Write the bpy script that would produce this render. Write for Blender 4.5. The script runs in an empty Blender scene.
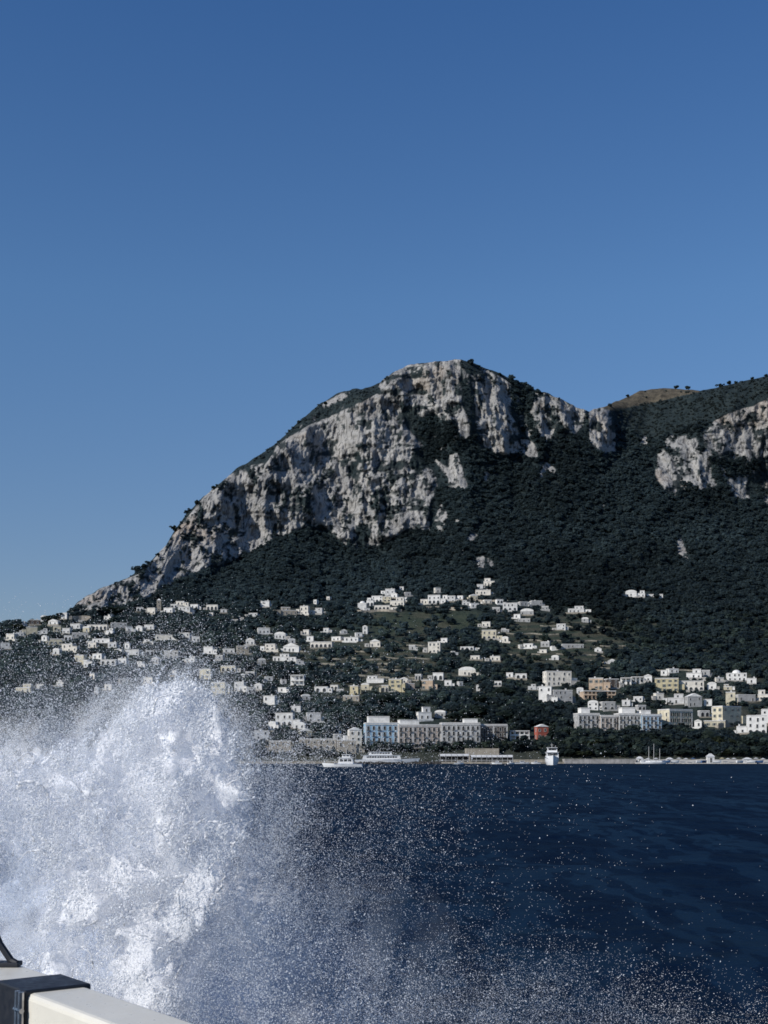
import bpy, math, random
import numpy as np
from mathutils import Vector

random.seed(7)
RNG = np.random.default_rng(11)
sc = bpy.context.scene
COL = sc.collection
F = 1300.0            # focal length in picture widths of one unit
CX, HY, CAMZ = 384.0, 758.0, 3.0

# ------------------------------------------------------------------ helpers
def tag(o, label=None, cat=None, group=None, kind=None):
    if label: o['label'] = label
    if cat: o['category'] = cat
    if group: o['group'] = group
    if kind: o['kind'] = kind
    return o

def empty(name, loc, rz=0.0):
    o = bpy.data.objects.new(name, None)
    o.empty_display_size = 0.5
    COL.objects.link(o)
    o.location = loc
    o.rotation_euler = (0, 0, rz)
    return o

def link(name, me, parent=None, loc=None):
    o = bpy.data.objects.new(name, me)
    COL.objects.link(o)
    if parent: o.parent = parent
    if loc is not None: o.location = loc
    return o

class MB:
    """collects shapes and links them as ONE mesh object"""
    def __init__(s):
        s.v, s.f, s.m = [], [], []
    def add(s, vs, fs, m=0):
        b = len(s.v)
        s.v += [tuple(p) for p in vs]
        s.f += [tuple(i + b for i in q) for q in fs]
        s.m += [m] * len(fs)
    def box(s, x0, x1, y0, y1, z0, z1, m=0):
        s.add([(x0,y0,z0),(x1,y0,z0),(x1,y1,z0),(x0,y1,z0),(x0,y0,z1),(x1,y0,z1),(x1,y1,z1),(x0,y1,z1)],
              [(0,3,2,1),(4,5,6,7),(0,1,5,4),(1,2,6,5),(2,3,7,6),(3,0,4,7)], m)
    def frustum(s, x0, x1, y0, y1, z0, z1, inx, iny, m=0):
        s.add([(x0,y0,z0),(x1,y0,z0),(x1,y1,z0),(x0,y1,z0),
               (x0+inx,y0+iny,z1),(x1-inx,y0+iny,z1),(x1-inx,y1-iny,z1),(x0+inx,y1-iny,z1)],
              [(0,3,2,1),(4,5,6,7),(0,1,5,4),(1,2,6,5),(2,3,7,6),(3,0,4,7)], m)
    def prism(s, prof, y0, y1, m=0):          # profile in x,z swept along y
        n = len(prof)
        vs = [(x, y0, z) for x, z in prof] + [(x, y1, z) for x, z in prof]
        fs = [tuple(range(n)), tuple(range(2*n-1, n-1, -1))]
        fs += [(i, i+n, (i+1) % n + n, (i+1) % n) for i in range(n)]
        s.add(vs, fs, m)
    def tube(s, pts, r, n=8, m=0):
        pts = [Vector(p) for p in pts]
        rs = r if isinstance(r, (list, tuple)) else [r]*len(pts)
        rings = []
        for i, p in enumerate(pts):
            d = (pts[min(i+1, len(pts)-1)] - pts[max(i-1, 0)]).normalized()
            a = Vector((0,0,1)) if abs(d.z) < .9 else Vector((1,0,0))
            u = d.cross(a).normalized(); w = d.cross(u)
            rings.append([p + (u*math.cos(2*math.pi*k/n) + w*math.sin(2*math.pi*k/n))*rs[i] for k in range(n)])
        vs = [q for rr in rings for q in rr]
        fs = []
        for i in range(len(pts)-1):
            for k in range(n):
                fs.append((i*n+k, i*n+(k+1) % n, (i+1)*n+(k+1) % n, (i+1)*n+k))
        fs += [tuple(range(n-1, -1, -1)), tuple(range((len(pts)-1)*n, len(pts)*n))]
        s.add(vs, fs, m)
    def mesh(s, name, mats):
        me = bpy.data.meshes.new(name)
        me.from_pydata(s.v, [], s.f)
        for mt in (mats if isinstance(mats, (list, tuple)) else [mats]): me.materials.append(mt)
        if any(s.m): me.polygons.foreach_set('material_index', s.m)
        me.update()
        return me
    def build(s, name, mats, parent=None, loc=None):
        return link(name, s.mesh(name, mats), parent, loc)

def np_mesh(name, V, Fc, mats, smooth=False):
    """fast mesh from vertex array and a face array with equal sides"""
    V = np.ascontiguousarray(V, dtype=np.float32); Fc = np.ascontiguousarray(Fc, dtype=np.int32)
    k = Fc.shape[1]
    me = bpy.data.meshes.new(name)
    me.vertices.add(len(V)); me.vertices.foreach_set('co', V.ravel())
    me.loops.add(Fc.size); me.loops.foreach_set('vertex_index', Fc.ravel())
    me.polygons.add(len(Fc))
    me.polygons.foreach_set('loop_start', np.arange(0, Fc.size, k, dtype=np.int32))
    me.polygons.foreach_set('use_smooth', np.full(len(Fc), smooth, dtype=bool))
    for m in mats: me.materials.append(m)
    me.update(calc_edges=True)
    return me

def vcol(me, name, C):
    a = me.color_attributes.new(name, 'FLOAT_COLOR', 'POINT')
    C4 = np.ones((len(C), 4), dtype=np.float32); C4[:, :C.shape[1]] = C
    a.data.foreach_set('color', C4.ravel())

# ---- numpy noise
def _h(ix, iy, iz, seed):
    h = (ix.astype(np.int64)*374761393 + iy.astype(np.int64)*668265263 + iz.astype(np.int64)*2147483647 + seed*974634777) & 0xFFFFFFFF
    h = ((h ^ (h >> 13))*1274126177) & 0xFFFFFFFF
    h = ((h ^ (h >> 16))*2246822519) & 0xFFFFFFFF
    return ((h ^ (h >> 15)) & 0xFFFFFF)/float(0xFFFFFF)
def vnoise(x, y, z=None, seed=0):
    if z is None: z = np.zeros_like(x)
    x0, y0, z0 = np.floor(x), np.floor(y), np.floor(z)
    fx, fy, fz = x-x0, y-y0, z-z0
    fx = fx*fx*fx*(fx*(fx*6-15)+10); fy = fy*fy*fy*(fy*(fy*6-15)+10); fz = fz*fz*(3-2*fz)
    r = 0
    for dz in ((0, 1) if np.any(z) else (0,)):
        for dy in (0, 1):
            for dx in (0, 1):
                w = (fx if dx else 1-fx)*(fy if dy else 1-fy)*((fz if dz else 1-fz) if np.any(z) else 1)
                r = r + w*_h(x0+dx, y0+dy, z0+dz, seed)
    return r*2-1
def fbm(x, y, z=None, oct=4, seed=0, gain=.5):
    a, r, t = 1., 0, 0
    for o in range(oct):
        r = r + a*vnoise(x*2**o, y*2**o, None if z is None else z*2**o, seed+o*17); t += a; a *= gain
    return r/t
def ridged(x, y, oct=4, seed=0, gain=.55):
    a, r, t = 1., 0, 0
    for o in range(oct):
        r = r + a*(1-np.abs(vnoise(x*2**o, y*2**o, None, seed+o*17))*2); t += a; a *= gain
    return r/t          # about -1..1, high on ridges
def gblur(A, s, axis):
    if s <= 0: return A
    r = int(3*s)+1
    k = np.exp(-.5*(np.arange(-r, r+1)/s)**2); k /= k.sum()
    pad = [(0, 0), (0, 0)]; pad[axis] = (r, r)
    P = np.pad(A, pad, mode='edge')
    out = np.zeros_like(A, dtype=float)
    n = A.shape[axis]
    for i, w in enumerate(k):
        out += w*(P[i:i+n, :] if axis == 0 else P[:, i:i+n])
    return out
def sstep(a, b, x):
    t = np.clip((x-a)/(b-a), 0, 1); return t*t*(3-2*t)
def inpoly(X, Y, poly):
    r = np.zeros(X.shape, bool); n = len(poly)
    for i in range(n):
        x1, y1 = poly[i]; x2, y2 = poly[(i+1) % n]
        if y1 == y2: continue
        c = ((y1 > Y) != (y2 > Y)) & (X < (x2-x1)*(Y-y1)/(y2-y1)+x1)
        r ^= c
    return r

# ------------------------------------------------------------------ materials
def mat(name):
    m = bpy.data.materials.new(name); m.use_nodes = True
    nt = m.node_tree
    b = nt.nodes['Principled BSDF']
    return m, nt, b
def N(nt, t, **kw):
    n = nt.nodes.new(t)
    for k, v in kw.items(): setattr(n, k, v)
    return n
def ramp(nt, stops, src):
    r = N(nt, 'ShaderNodeValToRGB')
    e = r.color_ramp.elements
    while len(e) < len(stops): e.new(.5)
    for el, (p, c) in zip(e, stops): el.position = p; el.color = (*c, 1)
    nt.links.new(src, r.inputs[0]); return r
def mix(nt, fac, a, b, mode='MIX'):
    m = N(nt, 'ShaderNodeMix', data_type='RGBA', blend_type=mode)
    for s, v in ((m.inputs[0], fac), (m.inputs[6], a), (m.inputs[7], b)):
        if isinstance(v, bpy.types.NodeSocket): nt.links.new(v, s)
        elif isinstance(v, (int, float)): s.default_value = v
        else: s.default_value = (*v, 1)
    return m.outputs[2]
def noise(nt, scale, detail=4, rough=.6, vec=None, mscale=None):
    n = N(nt, 'ShaderNodeTexNoise'); n.inputs['Scale'].default_value = scale
    n.inputs['Detail'].default_value = detail; n.inputs['Roughness'].default_value = rough
    if vec is None: vec = N(nt, 'ShaderNodeTexCoord').outputs['Object']
    if mscale:
        mp = N(nt, 'ShaderNodeMapping'); mp.inputs['Scale'].default_value = mscale
        nt.links.new(vec, mp.inputs['Vector']); vec = mp.outputs['Vector']
    nt.links.new(vec, n.inputs['Vector'])
    return n.outputs['Fac']
def bump(nt, b, h, strength, dist):
    bp = N(nt, 'ShaderNodeBump'); bp.inputs['Strength'].default_value = strength; bp.inputs['Distance'].default_value = dist
    nt.links.new(h, bp.inputs['Height']); nt.links.new(bp.outputs['Normal'], b.inputs['Normal'])

def paint(name, c, rough=.85, dirt=.35, scale=.35, spec=.2):
    m, nt, b = mat(name)
    f = noise(nt, scale, 5, .65); f2 = noise(nt, scale*4, 3, .6, None, (1, 1, .18))
    r = ramp(nt, [(.35, tuple(x*(1-dirt) for x in c)), (.62, c)], f)
    r2 = ramp(nt, [(.3, (1-dirt*.6,)*3), (.6, (1, 1, 1))], f2)
    nt.links.new(mix(nt, 1.0, r.outputs[0], r2.outputs[0], 'MULTIPLY'), b.inputs['Base Color'])
    b.inputs['Roughness'].default_value = rough; b.inputs['Specular IOR Level'].default_value = spec
    return m
WALL = {
 'white': paint('white_plaster', (.86, .845, .81), dirt=.25), 'cream': paint('cream_plaster', (.68, .62, .47)),
 'grey': paint('grey_plaster', (.46, .46, .455)), 'yellow': paint('yellow_plaster', (.66, .58, .38)),
 'peach': paint('peach_plaster', (.60, .46, .34)), 'pink': paint('pinkish_plaster', (.54, .46, .40)),
 'red': paint('red_plaster', (.42, .12, .085)), 'brown': paint('brown_plaster', (.11, .09, .08)),
 'blue': paint('pale_blue_plaster', (.32, .50, .66)), 'beige': paint('beige_stone_wall', (.40, .36, .30)),
 'warmwhite': paint('warm_white_plaster', (.83, .78, .69), dirt=.3), 'offwhite': paint('weathered_white_plaster', (.72, .715, .70), dirt=.35),
}
M_ROOF = paint('pale_flat_roof', (.50, .48, .45)); M_TILE = paint('terracotta_roof', (.30, .16, .10), dirt=.5)
M_STONE = paint('terrace_stone', (.30, .28, .235), dirt=.5, scale=.8)
M_QUAY = paint('quay_concrete', (.42, .40, .38), dirt=.4)
M_TRIM = paint('white_trim', (.72, .71, .69), dirt=.2)
M_WOOD = paint('bark', (.06, .045, .035), dirt=.5, scale=2)
M_AWN = paint('awning_canvas', (.66, .66, .66), dirt=.25)
M_DARK = paint('dark_interior', (.025, .026, .03), dirt=.4)
M_IRON = paint('balcony_iron', (.22, .22, .23), dirt=.3)
M_HULL = paint('white_hull_paint', (.78, .78, .78), rough=.35, dirt=.12, spec=.5)
M_HULLB = paint('blue_hull_paint', (.06, .12, .25), rough=.35, dirt=.2, spec=.5)
M_SHUT = paint('green_shutter', (.05, .09, .07), dirt=.3)
def glass():
    m, nt, b = mat('window_glass')
    b.inputs['Base Color'].default_value = (.02, .026, .035, 1); b.inputs['Roughness'].default_value = .15
    f = noise(nt, .9, 2); r = ramp(nt, [(.4, (.012, .015, .02)), (.7, (.06, .065, .07))], f)
    nt.links.new(r.outputs[0], b.inputs['Base Color'])
    return m
M_GLASS = glass()

def terrain_mat():
    m, nt, b = mat('hillside')
    at = N(nt, 'ShaderNodeAttribute', attribute_name='cover'); sp = N(nt, 'ShaderNodeSeparateColor')
    nt.links.new(at.outputs['Color'], sp.inputs[0])
    pos = N(nt, 'ShaderNodeNewGeometry').outputs['Position']
    # limestone
    n1 = noise(nt, .035, 6, .65, pos, (1, 1, .35)); n2 = noise(nt, .24, 6, .72, pos, (1, .6, .15)); n3 = noise(nt, .012, 3, .5, pos)
    rock = ramp(nt, [(.30, (.21, .208, .205)), (.46, (.305, .30, .292)), (.62, (.385, .376, .36))], n1).outputs[0]
    streak = ramp(nt, [(.42, (.38, .38, .39)), (.475, (1, 1, 1))], n2).outputs[0]
    rock = mix(nt, 1.0, rock, streak, 'MULTIPLY')
    warm = ramp(nt, [(.55, (0, 0, 0)), (.72, (1, 1, 1))], n3).outputs[0]
    wf = N(nt, 'ShaderNodeMath', operation='MULTIPLY'); nt.links.new(warm, wf.inputs[0]); wf.inputs[1].default_value = .55
    rock = mix(nt, wf.outputs[0], rock, (.38, .29, .215))
    n5 = noise(nt, .30, 4, .7, pos, (1, .8, .55))
    pock = ramp(nt, [(.37, (.48, .49, .50)), (.45, (1, 1, 1))], n5).outputs[0]
    rock = mix(nt, .85, rock, pock, 'MULTIPLY')
    # scrub / woodland floor
    n4 = noise(nt, .12, 6, .7, pos)
    veg = ramp(nt, [(.35, (.013, .021, .024)), (.55, (.023, .034, .037)), (.72, (.038, .048, .046))], n4).outputs[0]  # distance haze is mixed into these bluish floor tones
    dry = ramp(nt, [(.35, (.05, .045, .036)), (.65, (.14, .12, .088))], n4).outputs[0]
    field = ramp(nt, [(.35, (.031, .046, .034)), (.65, (.058, .070, .050))], n4).outputs[0]
    c = mix(nt, sp.outputs[2], veg, field)
    c = mix(nt, sp.outputs[1], c, dry)
    c = mix(nt, sp.outputs[0], c, rock)
    nt.links.new(c, b.inputs['Base Color'])
    b.inputs['Roughness'].default_value = .95; b.inputs['Specular IOR Level'].default_value = .1
    bump(nt, b, noise(nt, .38, 5, .7, pos, (1, 1, .55)), 1.0, 2.2)
    return m
M_TERR = terrain_mat()

def leaf_mat():
    m, nt, b = mat('foliage')
    at = N(nt, 'ShaderNodeAttribute', attribute_name='tint')
    nt.links.new(at.outputs['Color'], b.inputs['Base Color'])
    b.inputs['Roughness'].default_value = .8; b.inputs['Specular IOR Level'].default_value = .12
    tl = N(nt, 'ShaderNodeBsdfTranslucent'); mx = N(nt, 'ShaderNodeMixShader'); mx.inputs[0].default_value = .68
    nt.links.new(at.outputs['Color'], tl.inputs[0]); nt.links.new(b.outputs[0], mx.inputs[1]); nt.links.new(tl.outputs[0], mx.inputs[2])
    nt.links.new(mx.outputs[0], nt.nodes['Material Output'].inputs['Surface'])
    return m
M_LEAF = leaf_mat()

# ------------------------------------------------------------------ terrain
SKY = [(-200,652),(-100,640),(-30,630),(0,627),(10,625),(30,622),(50,618),(62,614),(72,608),(85,597),(100,589),(130,576),(150,563),(158,553),
 (166,545),(173,533),(180,523),(188,512),(200,500),(215,487),(235,470),(248,462),(260,455),(272,446),(285,435),(298,422),(310,412),(318,404),(325,402),(335,395),(345,391),(358,389),(370,387),
 (380,383),(388,376),(396,370),(404,367),(420,363),(438,361.5),(455,360),(466,361),(480,366),(495,371),(510,378),(522,383),(535,390),(550,394),(565,401),(575,406),(583,409),(589,412),
 (594,409),(600,408),(606,406),(615,402),(630,396),(640,391),(652,389),(668,388),(684,389),(700,391),(715,388),(730,384),(745,381),(768,376),(800,370),(860,366),(970,378)]
PX = np.arange(-200, 971, 1.0)
NX = len(PX)
NR = 430
sky = np.interp(PX, [p[0] for p in SKY], [p[1] for p in SKY])
sky += .9*fbm(PX*.13, PX*0, oct=3, seed=5)*np.where(PX < 620, 1.6, .7)
SHORE = 763.57
t = np.linspace(0, 1, NR)[:, None]
PYG = SHORE + t*(sky[None, :]-SHORE)          # rows: shore -> skyline
PXG = np.repeat(PX[None, :], NR, 0)

ROCK = [
 [(66,613),(84,598),(102,588),(144,572),(161,550),(186,519),(215,483),(247,466),(268,462),(278,444),(306,427),(338,413),(362,402),(380,392),(394,383),(404,368),(399,397),
  (396,394),(400,408),(406,427),(424.5,447),(410,448),(424,465),(437,474),(436,490),(430,502),(430,534),(423,530),(408,528),(394,538),(383,543),(360,551),(341,542),(322,525),(294,531),(257,548),(224,565),(200,571),(177,581),(142,601),(104,612)],
 [(380,394),(403,366),(430,361),(460,359),(461,385),(462,409),(469,420),(470,440),(461,438),(457,420),(443,421),(434,413),(424,418),(408,406),(399,399)],
 [(470,366),(478,371),(483,367),(511,384),(510,411),(521,437),(537,444),(537,460),(521,453),(497,455),(483,444),(476,427),(476,411),(473,395)],
 [(544,391),(565,399),(587,409),(583,425),(572,440),(560,420),(546,444),(538,434),(538,413)], [(519,416),(526,414),(528,424),(521,426)],
 [(590,407),(597,405),(611,413),(616,434),(615,453),(604,453),(597,448),(590,441)],
 [(434,520),(441,503),(448,515),(441,535)], [(432,457),(437,460),(449,470),(450,455),(457,453),(462,470),(468,487),(460,491),(449,488),(449,478)],
 [(483,470),(489,472),(490,480),(485,485)], [(539,474),(546,462),(556,470),(555,476),(547,469),(542,477)], [(454,518),(463,522),(459,527)],
 [(464,535),(478,534),(478,541),(466,543)], [(461,549),(465,550),(464,570),(461,565)], [(476,558),(485,556),(485,571),(478,571)], [(488,556),(495,566),(493,570),(487,562)], [(495,571),(510,564),(511,567),(497,574)],
 [(638,448),(644,435),(648,441),(644,448)], [(665,441),(672,434),(674,440),(666,443)],
 [(970,385),(860,380),(768,397),(752,406),(733,413),(719,418),(703,431),(702,441),(717,453),(733,461),(740,457),(768,457),(860,470),(970,480)],
 [(677,450),(682,436),(696,439),(691,450),(710,469),(714,488),(698,488),(689,469),(680,457)], [(655,474),(658,453),(672,457),(679,478),(675,497),(668,495),(661,483)],
 [(733,502),(738,476),(752,478),(755,492),(747,502),(741,495)], [(759,478),(764,462),(790,460),(800,490),(775,492)],
 [(677,539),(682,539),(688,558),(690,568),(686,563),(678,553)], [(602,505),(608,504),(613,511),(608,512)], [(578,508),(586,505),(584,512)], [(564,514),(568,512),(568,520)], [(555,550),(566,552),(572,556),(556,556)],
]
rk = np.zeros((NR, NX))
for k, p in enumerate(ROCK): rk = np.maximum(rk, inpoly(PXG, PYG, p)*1.0)
LOOSE = [([(654,476),(656,452),(668,440),(684,434),(700,432),(716,455),(722,470),(716,490),(690,490),(672,499),(660,486)], .56), ([(716,452),(970,455),(970,510),(768,505),(733,503),(722,480)], .52), ([(318,406),(326,401),(345,391),(354,391),(344,399),(326,408)], .9), ([(374,387),(388,376),(400,368),(404,372),(396,381),(382,390)], .9), ([(276,446),(300,424),(318,410),(330,408),(345,400),(380,390),(382,394),(338,414),(306,428)], .34), ([(424,418),(470,440),(480,450),(470,460),(440,455),(430,470),(420,440)], .30), ([(511,386),(545,394),(540,440),(522,438)], .47), ([(458,360),(474,366),(478,400),(476,420),(468,418)], .45)]
big_i, small = (0, 1, 2, 3, 18), np.zeros((NR, NX))
for k, p in enumerate(ROCK):
    if k not in big_i: small = np.maximum(small, inpoly(PXG, PYG, p)*1.0)
soft = np.maximum(gblur(gblur(rk, 1.8, 0), 1.8, 1), 1.25*gblur(gblur(small, 1.0, 0), 1.0, 1))
wx, wy = PXG, PYG
loose = np.zeros((NR, NX))
for p, lv in LOOSE: loose = np.maximum(loose, lv*inpoly(PXG, PYG, p))
soft = np.maximum(soft, gblur(gblur(loose, 2.5, 0), 2.5, 1))
edge = soft + .40*fbm(wx*.14, wy*.08, oct=4, seed=31, gain=.6) + .10*fbm(wx*.04, wy*.02, oct=2, seed=32)
# vegetated ledges and gullies inside the cliffs
hole = fbm(wx*.045+.35*fbm(wx*.03, wy*.03, seed=3), wy*.028, oct=5, seed=71, gain=.6)
ledge = fbm(wx*.05+wy*.03, wy*.13, oct=4, seed=91, gain=.6)
right = sstep(640, 665, PXG)
low_left = 1-sstep(120, 190, PXG)
upper = gblur(gblur(1.0*inpoly(PXG, PYG, [(430,355),(600,400),(600,470),(480,460),(430,420)]), 6, 0), 10, 1)
thr = .36 - .02*right - .08*low_left - .03*upper
spots = fbm(wx*.16, wy*.11, oct=4, seed=93, gain=.65)
rock = sstep(.42, .58, edge)*(1-sstep(thr, thr+.10, hole))*(1-sstep(.26, .38, ledge)*.95)*(1-sstep(.21, .31, spots+.07*right+.06*upper)*.92)
# depth: integrate metres per picture unit up each column, slow on cliffs
base = np.interp(-PYG, [-764,-750,-735,-720,-690,-600,-550,-500,-440,-360], [.9,1.3,2.2,2.8,3.4,3.5,3.1,2.6,2.3,2.2])
smooth_rock = gblur(gblur(np.maximum(rk, np.maximum(.52*inpoly(PXG, PYG, [(400,545),(470,585),(570,570),(650,510),(660,450),(590,405),(500,420)]), .85*(inpoly(PXG, PYG, [(380,394),(455,352),(590,402),(618,405),(618,452),(560,476),(500,490),(462,535),(400,532)]) | inpoly(PXG, PYG, [(645,455),(690,425),(768,396),(970,380),(970,512),(750,506),(660,500)])))), 10, 0), 20, 1)
rate = base*(1-.78*smooth_rock)
rate *= 1 + 2.2*sstep(.972, 1.0, t)
dpy = -np.diff(PYG, axis=0, prepend=PYG[:1])
Y = 700 + np.cumsum(rate*dpy, axis=0)
Y += 10*fbm(PXG*.012, PYG*.02, oct=3, seed=9)*sstep(758, 700, PYG)
far = sstep(640, 560, PYG)
Y += 45*fbm(PXG*.014, PYG*.006, oct=3, seed=19)*far
# gullies and spurs of the wooded flank
Y -= 26*ridged(PXG*.020+PYG*.008, PYG*.007, oct=3, seed=23)*far*(1-smooth_rock)
# big buttresses of the main cliff, flutes, ledges
xm, zm = (PXG-CX)/F*Y, (HY-PYG)/F*Y
wob = 9*fbm(xm*.02, zm*.02, seed=43)
cl = sstep(.15, .85, gblur(gblur(rk, 9, 0), 6, 1))
rel = 17*ridged((xm+wob)/95+zm/330, zm/420, oct=2, seed=51) + 11*ridged((xm+wob)/30+zm/150, zm/110, oct=3, seed=52) \
    + 10.0*ridged((xm+.6*wob)/16, zm/46, oct=4, seed=53, gain=.6) + 6.5*fbm(xm/8, zm/14, oct=4, seed=54, gain=.65) \
    + 6.0*fbm(xm/40, zm/12, oct=3, seed=55)
Y -= cl*rel*np.where(PXG > 640, .75, 1.0)
for (bx, by, sx, sy, am) in ((372,470,34,90,14),(300,490,22,60,12),(430,400,26,40,8),(603,430,10,26,34),(440,450,16,55,-8),(500,420,20,40,10)):
    Y -= am*np.exp(-((PXG-bx)/sx)**2-((PYG-by)/sy)**2)
# scrubby roughness of the woods
Y -= (1-cl)*sstep(745, 700, PYG)*(1.6*fbm(xm/7, zm/7, oct=3, seed=61))
Xw = (PXG-CX)/F*Y; Zw = CAMZ + (HY-PYG)/F*Y
# cover: R rock, G dry grass / earth, B field
dry = sstep(.35, .6, .9*inpoly(PXG, PYG, [(600,408),(612,396),(630,388),(655,382),(690,382),(700,392),(680,396),(658,402),(635,406),(614,411)]) + .35*fbm(PXG*.07, PYG*.1, seed=77))
town = sstep(596, 622, PYG)
soil = town*sstep(.12, .4, fbm(PXG*.05, PYG*.13, oct=4, seed=78)+.05)*.35
terr = gblur(gblur(1.0*(inpoly(PXG, PYG, [(300,640),(420,636),(455,660),(420,690),(330,694),(290,668)]) | inpoly(PXG, PYG, [(505,618),(600,616),(640,650),(600,672),(505,668)])), 5, 0), 8, 1)
soil = np.maximum(soil, terr*(.22+.22*np.sign(np.sin(PYG*1.05+2*fbm(PXG*.03, PYG*.03, seed=80)))))
shore_soil = sstep(735, 758, PYG)*.25
field = np.maximum(gblur(gblur(1.0*inpoly(PXG, PYG, [(372,612),(480,611),(486,632),(372,637)]), 2, 0), 4, 1), terr*.8)
field = np.maximum(field, town*.45)
cover = np.stack([rock, np.clip(np.maximum(np.maximum(dry, soil), shore_soil), 0, 1), np.clip(field, 0, 1)], -1)

rows_x, rows_y, rows_z, rows_c = [], [], [], []
# sea bed in front of the shore
for (dy, z) in ((-60, -30), (-8, -4), (-.6, -.5)):
    yy = np.full(NX, 700.0+dy); rows_x.append((PX-CX)/F*700); rows_y.append(yy); rows_z.append(np.full(NX, float(z))); rows_c.append(cover[0])
nb_front = 3
for i in range(NR): rows_x.append(Xw[i]); rows_y.append(Y[i]); rows_z.append(Zw[i]); rows_c.append(cover[i])
for (dy, dz) in ((8, -1.5), (25, -7), (60, -22), (140, -60), (300, -140), (700, -330)):
    rows_x.append((PX-CX)/F*(Y[-1]+dy)); rows_y.append(Y[-1]+dy); rows_z.append(Zw[-1]+dz); rows_c.append(cover[-1]*[.3, 1, 1])
GX, GY, GZ = (np.array(a) for a in (rows_x, rows_y, rows_z))
nR = len(GX)
V = np.stack([GX, GY, GZ], -1).reshape(-1, 3)
i0 = (np.arange(nR-1)[:, None]*NX + np.arange(NX-1)[None, :]).ravel()
me = np_mesh('mountain_terrain', V, np.stack([i0, i0+1, i0+NX+1, i0+NX], -1), [M_TERR], smooth=True)
vcol(me, 'cover', np.array(rows_c).reshape(-1, 3))
tag(link('mountain_terrain', me), 'limestone mountain with wooded lower slopes rising from the shore', kind='structure')

def ground(px, py):
    """world point of the hillside met at this bearing and height"""
    j = int(np.clip(round(px-PX[0]), 0, NX-1))
    py = min(py, SHORE-.01)
    tt = np.clip((py-SHORE)/(sky[j]-SHORE), 0, 1)*(NR-1)
    i = int(min(tt, NR-2)); f = tt-i
    y = Y[i, j]*(1-f)+Y[i+1, j]*f
    return Vector(((px-CX)/F*y, y, CAMZ+(HY-py)/F*y))

# ------------------------------------------------------------------ houses
WIN_CACHE = {}
def window_mesh(w, h, arch=False, shutter=False):
    key = (round(w, 1), round(h, 1), arch, shutter)
    if key in WIN_CACHE: return WIN_CACHE[key]
    w, h = max(key[0], .3), max(key[1], .4)
    m = MB()
    if arch:
        n = 8
        prof = [(-w/2, 0), (w/2, 0)] + [(w/2*math.cos(math.pi*k/n), h-w/2+w/2*math.sin(math.pi*k/n)) for k in range(n+1)]
        m.prism(prof[::-1], -.02, .05, 0)
        for k in range(n):
            a, b2 = math.pi*k/n, math.pi*(k+1)/n
            r1, r2 = w/2, w/2+.16
            q = [(r*math.cos(x), h-w/2+r*math.sin(x)) for r, x in ((r1, a), (r2, a), (r2, b2), (r1, b2))]
            m.prism(q[::-1], -.14, .04, 1)
        m.box(-w/2-.16, -w/2, -.14, .04, 0, h-w/2, 1); m.box(w/2, w/2+.16, -.14, .04, 0, h-w/2, 1)
    else:
        m.box(-w/2, w/2, -.02, .05, 0, h, 0)
        m.box(-w/2-.12, w/2+.12, -.16, .04, -.12, 0, 1); m.box(-w/2-.12, w/2+.12, -.14, .04, h, h+.12, 1)
        m.box(-w/2-.12, -w/2, -.12, .04, 0, h, 1); m.box(w/2, w/2+.12, -.12, .04, 0, h, 1)
        if shutter:
            m.box(-w-.08, -w/2-.13, -.08, -.005, .02, h-.02, 2); m.box(w/2+.13, w+.08, -.08, -.005, .02, h-.02, 2)
    me = m.mesh('window', [M_GLASS, M_TRIM, M_SHUT]); WIN_CACHE[key] = me
    return me

def put_windows(root, W, D, H, storeys, z0=0.0, y0=0.0, xc=0.0, arch=False, yaw=0.0, dens=3.0, ww=1.0, shutter=False, name='window'):
    sh = H/storeys
    wh = min(1.7, sh*.52); ww = min(ww, W*.3)
    n = max(1, int(W/dens))
    for s in range(storeys):
        for k in range(n):
            if n*storeys > 2 and random.random() < .22: continue
            x = xc - W/2 + W*(k+.5+random.uniform(-.12, .12))/n; tall = random.random() < .25
            link(name, window_mesh(ww, wh*(1.25 if tall else random.choice((.75, 1, 1))), arch, shutter), root, (x, y0, z0+s*sh+sh*(.1 if tall else .28)))
    side = -1 if yaw > .1 else (1 if yaw < -.1 else 0)
    if side:
        n2 = max(1, int(D/3.4))
        for s in range(storeys):
            for k in range(n2):
                o = link(name, window_mesh(ww, wh, arch, shutter), root, (xc+side*W/2, y0+D*(k+.5)/n2, z0+s*sh+sh*.26))
                o.rotation_euler = (0, 0, -math.pi/2 if side < 0 else math.pi/2)

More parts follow.
